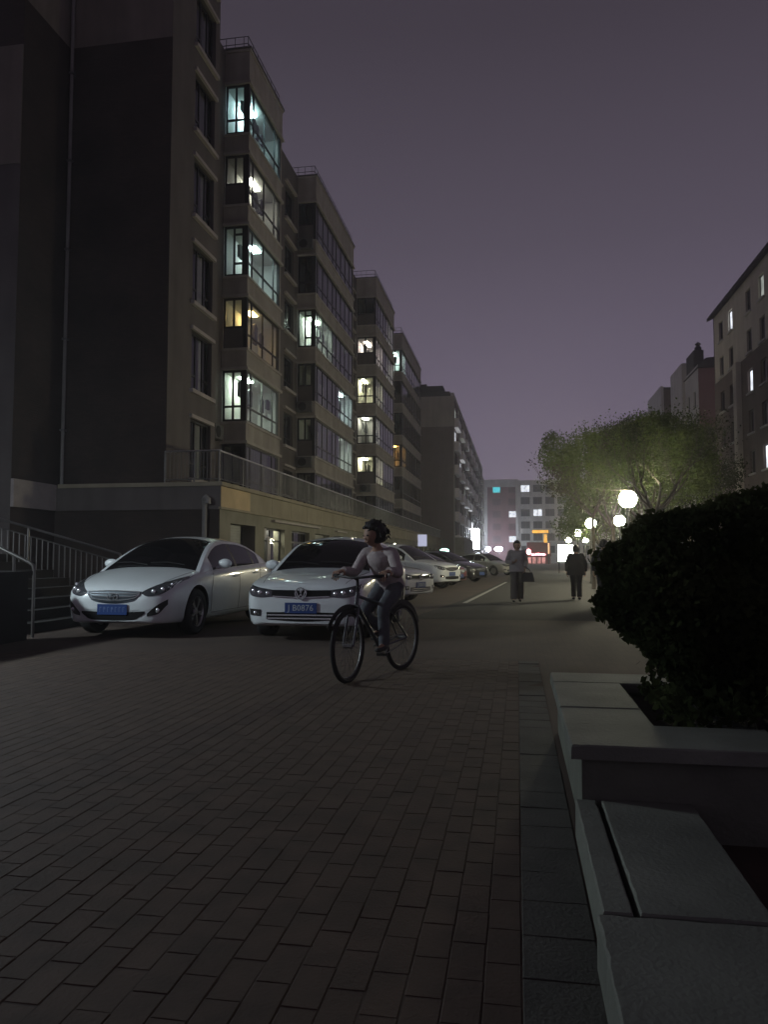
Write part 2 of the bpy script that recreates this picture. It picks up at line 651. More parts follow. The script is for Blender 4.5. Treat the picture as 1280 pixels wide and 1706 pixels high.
for k, (x, y) in enumerate(spots):
    dz = rnd.uniform(-.0008, .0008)
    tx, ty = rnd.uniform(-.009, .009), rnd.uniform(-.006, .006)
    if k < 300:
        o = link_mesh('paver', pm_, paving, (x + .003, y + .003, dz))
        o.rotation_euler = (ty, tx, rnd.uniform(-.008, .008))
    else:
        w, l, b = PW - .003, PL - .003, .0025
        y0, y1 = max(y, PY0), min(y + l, PY1)
        if y1 - y0 < .03:
            continue
        vs = [(0, 0, -b), (w, 0, -b), (w, y1 - y0, -b), (0, y1 - y0, -b), (b, b, 0), (w - b, b, 0), (w - b, y1 - y0 - b, 0), (b, y1 - y0 - b, 0)]
        vs = [(x + .003 + a, y0 + .003 + c, d + dz + a * tx + c * ty) for a, c, d in vs]
        rest.add(vs, [(0, 1, 5, 4), (1, 2, 6, 5), (2, 3, 7, 6), (3, 0, 4, 7), (4, 5, 6, 7)])
o = rest.build('far_pavers', ['paver'], paving)
o['kind'] = 'stuff'
bm_ = paver_mesh('border_paver', .212, .236, 'grey_paver')
k = 0
y = PY0
while y < PY1 - .1:
    o = link_mesh('border_paver', bm_, paving, (.004, y, rnd.uniform(-.002, .003)))
    o.rotation_euler = (rnd.uniform(-.006, .006), rnd.uniform(-.01, .01), 0)
    y += .2395

ln = MB()
pts = [(-1.30, 19.3), (-1.12, 23.), (-.92, 27.2), (-.50, 36.5)]
for a, b in zip(pts[:-1], pts[1:]):
    ln.quad((a[0] - .06, a[1], .008), (a[0] + .06, a[1], .008), (b[0] + .06, b[1], .008), (b[0] - .06, b[1], .008))
tag(ln.build('road_marking', ['paint_line']), 'worn white painted line along the paved street', 'road marking')['kind'] = 'structure'

# ================================================================== stone planter and slabs
pl = thing('planter', 'low stone planter with pale coping around the dark clipped shrub', 'planter', (1.6, 4.1, 0))
wl = MB()
wl.box(.25, 3.4, 3.26, 3.60, 0, .315)
wl.box(.25, .56, 3.60, 4.86, 0, .315)
wl.box(.25, 3.4, 4.86, 5.16, 0, .315)
wl.box(3.06, 3.4, 3.60, 4.86, 0, .315)
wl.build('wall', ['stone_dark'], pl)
MB().box(.56, 3.06, 3.60, 4.86, 0, .30).build('soil', ['soil'], pl)


def slab(name, x0, x1, y0, y1, z0, z1, m, parent, b=.005):
    """stone slab whose arrises are slightly worn and chipped"""
    q = random.Random(int((x0 * 31 + y0 * 57) * 1000))
    per = []
    step = .045
    for (ax, ay, bx, by) in [(x0, y0, x1, y0), (x1, y0, x1, y1), (x1, y1, x0, y1), (x0, y1, x0, y0)]:
        n = max(2, int(math.hypot(bx - ax, by - ay) / step))
        for i in range(n):
            per.append((ax + (bx - ax) * i / n, ay + (by - ay) * i / n))
    cx, cy = (x0 + x1) / 2, (y0 + y1) / 2
    lo, mid, top = [], [], []
    for (x, y) in per:
        chip = q.uniform(0, .0015) + (q.uniform(.002, .006) if q.random() < .07 else 0)
        sx, sy = (1 if x <= x0 + 1e-6 else -1 if x >= x1 - 1e-6 else 0), (1 if y <= y0 + 1e-6 else -1 if y >= y1 - 1e-6 else 0)
        lo.append((x, y, z0))
        mid.append((x + sx * chip * .5, y + sy * chip * .5, z1 - b - chip))
        top.append((x + sx * (b + chip), y + sy * (b + chip), z1))
    n = len(per)
    mb = MB()
    fs = []
    for i in range(n):
        j = (i + 1) % n
        fs += [(i, j, n + j, n + i), (n + i, n + j, 2 * n + j, 2 * n + i)]
    fs += [tuple(range(2 * n, 3 * n)), tuple(range(n - 1, -1, -1))]
    return mb.add(lo + mid + top, fs).build(name, [m], parent)


for (x0, x1) in [(.205, 1.06), (1.066, 2.02), (2.026, 3.44)]:
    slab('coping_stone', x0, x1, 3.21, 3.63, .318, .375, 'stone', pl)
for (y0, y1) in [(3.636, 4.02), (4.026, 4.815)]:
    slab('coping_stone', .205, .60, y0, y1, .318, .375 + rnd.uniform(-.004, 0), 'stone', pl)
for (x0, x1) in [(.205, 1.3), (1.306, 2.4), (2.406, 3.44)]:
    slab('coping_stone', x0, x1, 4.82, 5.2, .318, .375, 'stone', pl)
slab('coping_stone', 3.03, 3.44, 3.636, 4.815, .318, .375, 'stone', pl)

ks = slab('kerb_stone', .222, .305, 2.245, 3.255, 0, .150, 'stone', None)
tag(ks, 'narrow pale kerb stone beside a dark slot, butting against the planter', 'kerb')
ss = slab('stone_slab', .322, .675, 2.245, 3.255, 0, .152, 'stone', None)
tag(ss, 'pale stone slab with straight edges set against the planter wall', 'slab')
ss2 = slab('stone_slab', .205, .665, .55, 2.238, 0, .148, 'stone', None)
tag(ss2, 'longer stained stone slab in front of the slotted slab', 'slab')

# ================================================================== left apartment block
XM, XB = -11.65, -10.6
FT = [5.68 + 2.965 * k for k in range(6)]     # window heads
WH = 2.06
bA = thing('apartment_building', 'long six-storey apartment block with lit glazed bays above the shop terrace', 'building', (-14, 22, 0))
U = (0., 1.)
NX = (1., 0.)
NYm = (0., -1.)


def sub(name, m, parent, *boxes, **kw):
    mb = MB()
    for b in boxes:
        mb.box(*b)
    return mb.build(name, m, parent, **kw)


# end block: gable wall towards us, street face with a column of windows
w = MB()
SPLIT = 17.65
facade(w, (-14.15, 21.94), (1., 0.), NYm, 14.15 - 10.6, 0, 24.5, [], .1, lambda z: 0 if z < 17.65 else 1)
w.build('gable_wall', ['gable_brick', 'beige_wall'], bA)
w = MB()
facade(w, (-14.15, 19.6), (0., 1.), NX, 2.34, 0, 24.5, [], .1, lambda z: 0 if z < 17.65 else 1)
w.build('return_wall', ['gable_brick', 'beige_wall'], bA)
SPLIT = None
sub('front_wall', ['grey_render'], bA, (-20, -14.16, 19.6, 19.9, 0, 12.6))
sub('upper_wall', ['beige_wall'], bA, (-20, -14.16, 19.57, 19.9, 12.6, 16.2))
sub('front_wall', ['gable_brick'], bA, (-20, -14.16, 19.6, 19.9, 16.2, 24.5))
w = MB()
ops = [(1.75, 3.45, 6.72 - 2.965 + 2.965 * k, 8.72 - 2.965 + 2.965 * k) for k in range(7)]
facade(w, (XB, 21.94), U, NX, 3.85, 0, 24.5, ops, .22)
w.build('street_wall', ['grey_render'], bA)
sub('return_wall', ['grey_render'], bA, (-14, XB - .01, 25.76, 25.79, 0, 24.5))
for k, op in enumerate(ops):
    wd = glazed(bA, (XB, 21.94), U, NX, op[0], op[1], op[2], op[3], [op[0] + .62, op[0] + 1.2], [op[2] + .55], depth=.12, fw=.07, pmat='pane', tran_cols=(0, 2))
    sub('sill', ['sill'], wd, (XB - .05, XB + .13, 21.94 + op[0] - .12, 21.94 + op[1] + .12, op[2] - .13, op[2]))
    sub('lintel', ['sill'], wd, (XB - .05, XB + .10, 21.94 + op[0] - .10, 21.94 + op[1] + .10, op[3] + .002, op[3] + .12))
    sub('room', ['room_dim'], wd, (XB - 2.6, XB - 2.5, 23.0, 25.7, op[2] - .4, op[3] + .3))
    if 1:
        sub('curtain', ['room_dim'], wd, (XB - .34, XB - .30, 21.94 + op[0] + (1.25 if k % 2 else .9), 21.94 + op[1] + .2, op[2] - .1, op[3] + .1))
cu = MB().tube([(-14.02, 21.84, 0), (-14.02, 21.84, 24.4)], .055, 10)
cu.build('drain_pipe', ['pipe_paint'], bA)
for k in range(8):
    sub('pipe_bracket', ['dull_steel'], bA, (-14.10, -13.94, 21.77, 21.93, 2.2 + 2.9 * k, 2.26 + 2.9 * k))

# main wall behind the bays, with windows where it is bare
REC = [(25.8, 28.95), (33.4, 39.6), (49.4, 55.2), (63.7, 69.7), (83.8, 86)]
w = MB()
ops = []
recw = []
for (a, b) in REC[:-1]:
    if a < 30:
        spans = [(a + .4, a + 1.9)]
    else:
        spans = [(a + .55, a + 2.15), (b - 2.3, b - .7)]
    for (p, q) in spans:
        for k in range(6):
            ops.append((p - 25.7, q - 25.7, FT[k] - 1.75, FT[k] - .05))
            recw.append((p, q, k))
facade(w, (XM, 25.7), U, NX, 60.3, 0, 22.0, ops, .2)
w.build('main_wall', ['grey_render'], bA)
RLIT = {(38.1, 3): 'lit_soft', (37.3, 3): 'lit_soft'}
for (p, q, k) in recw:
    z0, z1 = FT[k] - 1.75, FT[k] - .05
    wd = glazed(bA, (XM, 25.7), U, NX, p - 25.7, q - 25.7, z0, z1, [(p + q) / 2 - 25.7], [z0 + .45], depth=.12, fw=.06, pmat='far_pane')
    sub('sill', ['sill'], wd, (XM - .04, XM + .16, p - .15, q + .15, z0 - .14, z0 - .002))
    sub('hood', ['sill'], wd, (XM - .04, XM + .14, p - .15, q + .15, z1 + .16, z1 + .27))
sub('end_wall', ['brown_wall'], bA, (-24, XM - .01, 86, 86.3, 0, 22.0))
sub('roof', ['roof_dark'], bA, (-24, XM - .02, 25.8, 86.28, 21.6, 21.9))


def ceiling_lamp(parent, x, y, z, m):
    mb = MB()
    l_ = rnd.uniform(.3, .75)
    w_ = .2 / (l_ + .25)
    dx, dy = rnd.uniform(-.08, .12), rnd.uniform(-.5, .6)
    mb.box(x + dx - w_ / 2, x + dx + w_ / 2, y + dy - l_, y + dy + l_, z - rnd.uniform(.03, .08), z)
    return mb.build('ceiling_lamp', [m], parent)


def bay(y0, y1, xb, mull, lit, side_style, blocked=()):
    """one column of glazed bays; lit[k] = list of (ya, yb, lamp material)"""
    d = xb - XM
    for k in range(6):
        zt = FT[k]
        zb = zt - WH
        # parapet panel above this window
        top = zt + (2.965 - WH) if k < 5 else 22.0
        sp = MB()
        sp.box(XM, xb, y0, y1, zt, top)
        sp.build('spandrel', ['spandrel'], bA)
        tr = MB()
        tr.box(XM, xb + .075, y0 - .075, y1 + .10, zt + .004, zt + .12)
        tr.box(XM, xb + .05, y0 - .05, y1 + .06, top - .10, top - .004)
        tr.build('moulding', ['spandrel_trim'], bA)
        # corner posts
        sub('corner_post', ['frame_dark'], bA, (xb - .16, xb - .012, y0 + .012, y0 + .15, zb, zt))
        sub('end_pier', ['spandrel'], bA, (XM, xb - .02, y1 - .14, y1 - .002, zb, zt))
        st = side_style.get(k, 'std')
        o1 = (XM, y0)
        tz = zb + .60
        lits = lit.get(k, [])
        pm = 'pane' if lits else 'grey_pane'
        if st == 'std':
            ws = glazed(bA, o1, (1., 0.), NYm, .04, d - .17, zb, zt, [.04 + (d - .21) * .52], [tz], depth=.03, fw=.085, pmat=pm)
        elif st == 'casement':
            ws = glazed(bA, o1, (1., 0.), NYm, .04, d - .17, zb, zt, [.04 + (d - .21) * .5], [zb + .52, zt - .34], depth=.03, fw=.085, pmat=pm, tran_cols=(1,))
        else:                   # lower half closed by a panel
            zz = zb + .82
            sub('panel', ['grey_render'], bA, (XM + .04, xb - .17, y0 + .03, y0 + .08, zb, zz))
            ws = glazed(bA, o1, (1., 0.), NYm, .04, d - .17, zz, zt, [.04 + (d - .21) * .52], [], depth=.03, fw=.085, pmat=pm)
        wf = glazed(bA, (xb, y0), U, NX, .16, y1 - y0 - .15, zb, zt, mull, [tz], depth=.03, fw=.075, fmat='frame_grey' if k < 2 else 'frame_dark', pmat=pm)
        # rooms behind the glass
        inner = MB()
        inner.box(XM + .004, XM + .02, y0 + .05, y1 - .15, zb, zt)
        inner.box(XM + .02, xb - .18, y0 + .10, y1 - .15, zt - .016, zt - .004)
        lastb = None
        if lits:
            inner.box(XM + .02, xb - .10, y1 - .17, y1 - .15, zb, zt - .02)
            prev = y0 + .1
            for (a, b, m) in lits:
                if a > y0 + .3:
                    inner.box(XM + .02, xb - .10, a - .06, a, zb, zt - .02)
                if b < y1 - .4:
                    inner.box(XM + .02, xb - .10, b, b + .06, zb, zt - .02)
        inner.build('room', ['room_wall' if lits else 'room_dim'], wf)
        for (a, b, m) in lits:
            ceiling_lamp(wf, XM + .42, a + (b - a) * .42, zt - .02, m)
            # inner door, drying clothes and a curtain so the rooms are not bare
            dr = MB()
            yd = a + (b - a) * rnd.uniform(.25, .5)
            dr.box(XM + .02, XM + .045, yd, yd + .85, zb, zb + 1.95)
            dr.build('inner_door', ['room_wall'], wf)
            cl = MB()
            for q in range(rnd.randint(2, 4)):
                yy = rnd.uniform(a + .3, b - .3)
                zz = zt - rnd.uniform(.28, .42)
                hh = rnd.uniform(.45, .9)
                xx = XM + rnd.uniform(.3, .62)
                ww = rnd.uniform(.16, .26)
                n = 6
                prof = [(0, .05), (.08, .55), (.16, 1.), (.5, .85), (1., .9)]
                vs = []
                for (t, wf_) in prof:
                    vs += [(xx - .04, yy - ww * wf_, zz - hh * t), (xx + .04, yy - ww * wf_ * .9, zz - hh * t), (xx + .05, yy + ww * wf_, zz - hh * t), (xx - .03, yy + ww * wf_, zz - hh * t)]
                fs = []
                for r_ in range(len(prof) - 1):
                    for c_ in range(4):
                        fs.append((r_ * 4 + c_, r_ * 4 + (c_ + 1) % 4, r_ * 4 + 4 + (c_ + 1) % 4, r_ * 4 + 4 + c_))
                cl.add(vs, fs)
            cl.build('hanging_clothes', ['curtain' if rnd.random() < .5 else 'cloth_dark'], wf)
        # dim curtains behind unlit panes
        cb = MB()
        cols = [y0 + .16] + [y0 + a for a in mull] + [y1 - .15]
        for i in range(len(cols) - 1):
            mid = (cols[i] + cols[i + 1]) / 2
            if any(a < mid < b for (a, b, m) in lits):
                continue
            if rnd.random() < .58:
                n = 10
                for q in range(n):
                    ya = cols[i] + (cols[i + 1] - cols[i]) * q / n
                    yb = cols[i] + (cols[i + 1] - cols[i]) * (q + 1) / n
                    xa = xb - .24 + (.02 if q % 2 else -.02)
                    xc = xb - .24 + (.02 if (q + 1) % 2 else -.02)
                    cb.quad((xa, ya, zb + .02), (xc, yb, zb + .02), (xc, yb, zt - .05), (xa, ya, zt - .05))
        if cb.f:
            cb.build('curtain', ['curtain'], wf)
    # roof edge with rail
    rr = MB()
    for zz in (22.32, 22.62):
        rr.tube([(XM - .4, y0 + .12, zz), (xb - .12, y0 + .12, zz), (xb - .12, y1 - .1, zz)], .018, 6)
    yy = y0 + .12
    while yy < y1:
        rr.tube([(xb - .12, yy, 22.0), (xb - .12, yy, 22.62)], .014, 5)
        yy += .6
    for q in range(4):
        xx = XM - .4 + q * .38
        rr.tube([(xx, y0 + .12, 22.0), (xx, y0 + .12, 22.62)], .014, 5)
    rr.build('roof_rail', ['frame_dark'], bA)
    sub('coping', ['frame_grey'], bA, (XM, xb + .09, y0 - .09, y1 + .1, 22.004, 22.06))


bay(28.95, 33.4, -10.6, [.66, 2.05, 3.45, 4.05],
    {5: [(29.05, 33.2, 'ceil_cyan')], 4: [(29.05, 33.2, 'ceil_dim')], 3: [(29.05, 33.2, 'ceil_cool')],
     2: [(29.05, 33.2, 'ceil_yellow')], 1: [(29.05, 33.2, 'ceil_green')]},
    {4: 'half', 3: 'casement', 2: 'half'})
bay(39.6, 49.4, -10.62, [.6, 1.75, 2.9, 4.1, 5.0, 6.2, 7.4, 8.6],
    {3: [(39.7, 43.6, 'ceil_green')], 2: [(45.7, 49.2, 'ceil_cool')], 1: [(45.7, 49.2, 'ceil_green')]},
    {5: 'half', 3: 'casement', 2: 'half', 1: 'half'})
bay(55.2, 63.7, -10.15, [1.0, 2.1, 3.4, 4.5, 5.7, 6.9],
    {5: [(60.6, 63.5, 'ceil_dim')], 4: [(55.3, 58.5, 'ceil_pink'), (60.6, 63.5, 'ceil_dim')], 3: [(55.3, 58.5, 'ceil_warm')], 2: [(55.3, 57.2, 'ceil_dim')], 1: [(55.3, 58.5, 'ceil_warm')]},
    {5: 'half', 4: 'half', 1: 'half'})
bay(69.7, 83.8, -10.35, [1.2, 2.6, 4.0, 5.5, 7.2, 9.0, 10.8, 12.4],
    {5: [(69.8, 72.2, 'ceil_cool')], 2: [(69.8, 72.2, 'ceil_orange')]},
    {4: 'half', 1: 'half'})

# ------------------------------------------------------------------ shop podium in front of the block
XP = -8.75
pd = thing('shop_podium', 'single-storey shop row with tan fascia in front of the apartment block', 'building', (-9, 22, 0))
PEND = 89.6
doors = []
yy = 22.62
kinds = ['shutter', 'door', 'window', 'shutter', 'window', 'door', 'shutter', 'door', 'window', 'window', 'shutter', 'door', 'shutter', 'window', 'door', 'shutter', 'window', 'door']
widths = [2.3, 2.4, 2.6, 2.6, 3., 2.4, 2.8, 2.4, 3., 3., 2.8, 2.4, 2.8, 3., 2.4, 2.8, 3.0, 2.4]
for kd, wd_ in zip(kinds, widths):
    if yy + wd_ > PEND - 1:
        break
    doors.append((yy, yy + wd_, kd))
    yy += wd_ + .95
w = MB()
facade(w, (XP, 21.72), U, NX, PEND - 21.72, 0, 2.60, [(a - 21.72, b - 21.72, .02 if kd != 'window' else .75, 2.2) for a, b, kd in doors], .45)
w.box(-24, XP - .46, PEND - .3, PEND, 0, 3.3)
w.build('wall', ['podium_wall'], pd)
sub('roof_slab', ['grey_render'], pd, (-24, XP - .002, 21.74, PEND, 2.602, 3.30))
sub('back_wall', ['dark_void'], pd, (XP - .9, XP - .6, 22, PEND - .4, 0, 2.6))
for i, (a, b, kd) in enumerate(doors):
    if kd == 'shutter':
        sh = MB()
        z = .02
        stop = b - .62 if i == 0 else b
        while z < 2.2:
            sh.box(XP - .34, XP - .30, a, stop, z, min(z + .085, 2.2))
            z += .09
        d = sh.build('shutter', ['shutter'], pd)
    else:
        mull = [a + (b - a) * f - 21.72 for f in ((.5,) if kd == 'door' else (.33, .66))]
        d = glazed(pd, (XP, 21.72), U, NX, a - 21.72, b - 21.72, .02 if kd == 'door' else .75, 2.2, mull, [1.75], depth=.18, fw=.07, fmat='frame_dark', pmat='grey_pane', name='shop_door' if kd == 'door' else 'shop_window')
        if i in (1, 5, 9):
            ceiling_lamp(d, XP - .42, (a + b) / 2, 2.2, 'ceil_dim')
# poster in the second doorway
sub('poster', ['white_wall'], pd, (XP - .16, XP - .14, 26.65, 27.0, .5, 1.9))
sub('poster', ['white_wall'], pd, (XP - .16, XP - .14, 25.75, 26.5, 1.85, 2.18))
# fascia: panels on the street side and on the end
yy = 21.70
i = 0
while yy < PEND - .2:
    L_ = min(2.55 if i == 0 else 2.35, PEND - yy)
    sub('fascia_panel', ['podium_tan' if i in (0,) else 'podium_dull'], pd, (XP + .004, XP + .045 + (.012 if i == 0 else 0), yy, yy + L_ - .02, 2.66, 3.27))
    yy += L_
    i += 1
tr = MB()
tr.box(-14.0, XP + .12, 21.60, 21.72, 3.28, 3.40)
tr.box(XP - .3, XP + .12, 21.72, PEND + .1, 3.28, 3.40)
tr.build('coping', ['podium_dull'], pd)
tr = MB()
tr.box(XP + .001, XP + .09, 21.62, PEND, 2.585, 2.655)
tr.build('drip_ledge', ['podium_dull'], pd)
sub('end_band', ['grey_render'], pd, (-14.1, XP + .05, 21.66, 21.715, 2.58, 3.279))
sub('return_band', ['sill'], pd, (-14.149, -14.05, 19.58, 21.64, 2.58, 3.38))
w = MB()
w.box(-14.15, XP, 21.722, 21.74, 0, 2.58)
w.build('end_wall', ['gable_brick'], pd)
# ledges of uneven signboards
for (a, b, z) in [(26.6, 33.2, 2.50), (36.4, 38.6, 2.47), (44, 52, 2.5)]:
    sub('sign_ledge', ['sill'], pd, (XP + .002, XP + .16, a, b, z - .08, z))

# terrace railing
rl = thing('terrace_railing', 'steel bar railing along the edge of the shop terrace roof', 'railing', (XP, 21.8, 3.4))
ZT = 4.36
MB().tube([(XP - .05, 21.78, ZT), (XP - .05, PEND - .1, ZT)], .028, 8).build('handrail', ['steel'], rl, smooth=True)
MB().tube([(-10.55, 21.78, ZT), (XP - .05, 21.78, ZT)], .028, 8).build('handrail', ['steel'], rl, smooth=True)
MB().tube([(XP - .05, 21.78, 3.5), (XP - .05, PEND - .1, 3.5)], .016, 6).build('bottom_rail', ['dull_steel'], rl)
MB().tube([(-10.55, 21.78, 3.5), (XP - .05, 21.78, 3.5)], .016, 6).build('bottom_rail', ['dull_steel'], rl)
bm1 = MB().tube([(0, 0, 0), (0, 0, ZT - 3.5)], .011, 6).mesh('bar', ['dull_steel'])
bps = [(-10.5 + .12 * i, 21.78) for i in range(14)]
yy = 21.9
while yy < PEND - .2:
    bps.append((XP - .05, yy))
    yy += .125
rest = MB()
for i, (x, y) in enumerate(bps):
    if i < 290:
        link_mesh('bar', bm1, rl, (x - XP, y - 21.8, .1))
    else:
        rest.tube([(x, y, 3.5), (x, y, ZT)], .011, 4)
rest.build('far_bars', ['dull_steel'], rl)['kind'] = 'stuff'
pm1 = MB().tube([(0, 0, 0), (0, 0, ZT - 3.4)], .026, 8).mesh('post', ['dull_steel'])
for (x, y) in [(-10.55, 21.78), (-9.6, 21.78), (XP - .05, 21.78)] + [(XP - .05, 23.8 + 2.0 * i) for i in range(33)]:
    link_mesh('post', pm1, rl, (x - XP, y - 21.8, 0))

# vent pipe on the podium end
vp = MB().tube([(-9.15, 21.55, 0), (-9.15, 21.55, 2.72), (-9.15, 21.5, 2.86), (-9.06, 21.42, 2.92), (-8.98, 21.38, 2.86), (-8.97, 21.37, 2.72)], [.075, .075, .08, .085, .085, .085], 12)
tag(vp.build('vent_pipe', ['pipe_paint'], None, smooth=True), 'pale gooseneck vent pipe standing at the shop row end wall', 'pipe')


def ac_unit(loc, rotz, label):
    t = thing('air_conditioner', label, 'air conditioner', loc, rotz, 'wall-hung air conditioner units')
    MB().box(-.40, .40, -.28, 0, 0, .55).build('casing', ['frame_grey'], t, world=False)  # casing colour darkened to stand for the shade it hangs in
    MB().lathe([(.23, 0), (.23, -.015), (.20, -.02), (.001, -.02)], 20, (-.1, -.282, .275), 'y').build('fan_grille', ['dark_void'], t, world=False)
    mb = MB()
    for x in (-.3, .3):
        mb.box(x - .02, x + .02, -.3, .0, -.04, -.002)
    mb.build('bracket', ['dull_steel'], t, world=False)


ac_unit((XM + .002, 28.1, 5.75), RAD(90), 'boxy outdoor air conditioner hung beside the lowest lit bay')
ac_unit((-11.12, 39.5, 17.82), 0, 'outdoor air conditioner fixed high on the second bay column')
ac_unit((-11.12, 39.5, 8.92), 0, 'outdoor air conditioner fixed low on the second bay column')
ac_unit((-11.12, 39.5, 5.95), 0, 'lowest outdoor air conditioner on the second bay column')
ac_unit((-10.9, 55.1, 5.95), 0, 'outdoor air conditioner under the yellow-lit bay above the terrace')

# ------------------------------------------------------------------ far buildings


def simple_window(parent, o, u, n, a, z0, w_, h, m, depth=.12, sill=True, fm='frame_grey', cols=1):
    wd = glazed(parent, o, u, n, a, a + w_, z0, z0 + h, [a + w_ * (i + 1) / cols for i in range(cols - 1)], [], depth=depth, fw=.07, fmat=fm, pmat=m)
    if sill:
        def P(aa, z, d):
            return (o[0] + u[0] * aa - n[0] * d, o[1] + u[1] * aa - n[1] * d, z)
        mb = MB()
        obar(mb, P, a - .12, a + w_ + .12, z0 - .12, z0 - .003, -.12, .02)
        mb.build('sill', ['white_wall'], wd)
    return wd


# building further down the left side
b2 = thing('apartment_building', 'brown gabled apartment block with cream upper wall beyond the shop row', 'building', (-12, 92, 0))
Y2, X2 = 91.4, -7.4
w = MB()
SPLIT = 16.9
facade(w, (-20, Y2), (1., 0.), NYm, 20 + X2, 0, 20.6, [], .1, lambda z: 0 if z < 16.9 else 1)
w.build('gable_wall', ['brown_wall', 'cream_wall'], b2)
SPLIT = None
ops = []
for c_ in range(9):
    for k in range(6):
        ops.append((1.6 + c_ * 8.6, 1.6 + c_ * 8.6 + 4.2, 3.9 + 2.85 * k, 5.6 + 2.85 * k))
w = MB()
facade(w, (X2, Y2), U, NX, 80, 0, 20.6, ops, .25)
w.build('street_wall', ['brown_wall'], b2)
LIT2 = {(0, 4): 'lit_white', (1, 4): 'lit_soft', (1, 3): 'lit_white', (0, 5): 'lit_soft', (2, 2): 'lit_soft'}
for c_ in range(9):
    for k in range(6):
        a = 1.6 + c_ * 8.6
        wd = simple_window(b2, (X2, Y2), U, NX, a, 3.9 + 2.85 * k, 4.2, 1.7, LIT2.get((c_, k), 'far_pane'), sill=False, cols=3)
        sub('spandrel', ['lamplit_wall' if c_ < 6 else 'cream_wall'], b2, (X2 + .002, X2 + .55, Y2 + a - .3, Y2 + a + 4.5, 3.9 + 2.85 * k - 1.12, 3.9 + 2.85 * k - .02))
    sub('pilaster', ['cream_wall'], b2, (X2 + .002, X2 + .12, Y2 + c_ * 8.6, Y2 + c_ * 8.6 + .7, 0, 20.6))
rf = MB()
rf.box(-20, X2 - .4, Y2 + .2, Y2 + 79, 20.6, 21.2)
rf.box(-12.5, -8.6, Y2 + .1, Y2 + 3, 21.2, 21.9)
rf.box(-12.5, -10.6, Y2 + .1, Y2 + 3, 21.9, 22.15)
rf.build('roof', ['roof_dark'], b2)
sub('parapet', ['white_wall'], b2, (X2 - .3, X2 + .1, Y2 + .02, Y2 + 80, 20.603, 21.0))
sub('side_shop', ['podium_wall'], b2, (-11.5, X2 + 1.2, Y2 + .6, Y2 + 20, 0, 3.6))

# building closing the street
b3 = thing('apartment_building', 'reddish six-storey block with cream frame closing the end of the street', 'building', (3, 178, 0))
Y3 = 178.
w = MB()
facade(w, (-9.5, Y3), (1., 0.), NYm, 9.5, 0, 19.0, [], .1)
w.build('wall', ['cream_wall'], b3)
rp_ops = [(1.2 + 3.6 * c_, 2.6 + 3.6 * c_ + .4, 4.7 + 2.85 * k, 6.2 + 2.85 * k) for c_ in range(2) for k in range(5)]
w = MB()
facade(w, (-6.6, Y3 - .25), (1., 0.), NYm, 6.4, 0, 17.4, rp_ops, .2)
w.build('red_wall', ['red_panel'], b3)
for (a, b, z0, z1) in rp_ops:
    k = round((z0 - 4.7) / 2.85)
    left = a < 3
    m = 'lit_cyan' if (left and k == 4) else ('lit_white' if (not left and k in (2, 0)) else 'red_panel' if left else 'far_pane')
    simple_window(b3, (-6.6, Y3 - .25), (1., 0.), NYm, a, z0, b - a, z1 - z0, m if m.startswith('lit') else 'red_pane', sill=False, fm='red_pane')
sub('frame', ['white_wall'], b3, (-7.3, -6.62, Y3 - .4, Y3 - .01, 0, 19.15))
sub('frame', ['white_wall'], b3, (-.18, .45, Y3 - .4, Y3 - .01, 0, 19.15))
sub('frame', ['white_wall'], b3, (-6.6, -.2, Y3 - .4, Y3 - .01, 17.42, 19.15))
ops = []
for c_ in range(9):
    for k in range(6):
        ops.append((.5 + c_ * 2.75, 2.55 + c_ * 2.75, 2.3 + 2.78 * k, 3.95 + 2.78 * k))
w = MB()
facade(w, (.47, Y3 - .02), (1., 0.), NYm, 26, 0, 18.9, ops, .25)
w.build('wall', ['white_wall'], b3)
for (a, b, z0, z1) in ops:
    k = round((z0 - 2.3) / 2.78)
    c_ = round((a - .5) / 2.75)
    simple_window(b3, (.47, Y3 - .02), (1., 0.), NYm, a, z0, b - a, z1 - z0, 'lit_white' if (c_, k) in ((0, 5), (1, 3)) else 'far_pane', sill=False, cols=2)
sub('roof', ['roof_dark'], b3, (-9.5, 26.5, Y3 + .05, Y3 + 12, 18.5, 18.8))

# right-hand block
b4 = thing('apartment_building', 'tall cream and brown apartment block behind the clipped shrub with white sills', 'building', (16, 55, 0))
X4 = 15.5
W4 = 30.
ops = []
cols4 = [(1.4, 1.1), (4.0, 1.1), (8.4, 1.1), (11.2, 1.1), (14.6, 1.1), (17.2, 1.1), (21, 1.1), (24, 1.1)]
for (a, w_) in cols4:
    for k in range(7):
        ops.append((a, a + w_, 1.3 + 2.72 * k, 2.85 + 2.72 * k))
w = MB()
SPLIT = 14.75
facade(w, (X4, 63.1), (0., -1.), (-1., 0.), W4, 0, 20.0, ops, .2, lambda z: 0 if z < 14.75 else 1)
w.build('street_wall', ['brown_wall', 'lamplit_cream'], b4)
SPLIT = None
LIT4 = {(1, 6): 'lit_white', (2, 4): 'lit_white', (3, 6): 'lit_soft', (2, 3): None, (3, 2): 'lit_white', (4, 6): 'lit_white', (4, 1): 'lit_soft'}
for i, (a, w_) in enumerate(cols4):
    for k in range(7):
        simple_window(b4, (X4, 63.1), (0., -1.), (-1., 0.), a, 1.3 + 2.72 * k, w_, 1.55, LIT4.get((i, k)) or 'far_pane', cols=1)
sub('pilaster', ['lamplit_cream'], b4, (X4 - .35, X4 - .002, 63.1 - 6.9, 63.1 - 6.1, 0, 14.75))
sub('gable_wall', ['brown_wall'], b4, (X4 + .01, 28, 63.1, 63.4, 0, 20.0))
ev = MB()
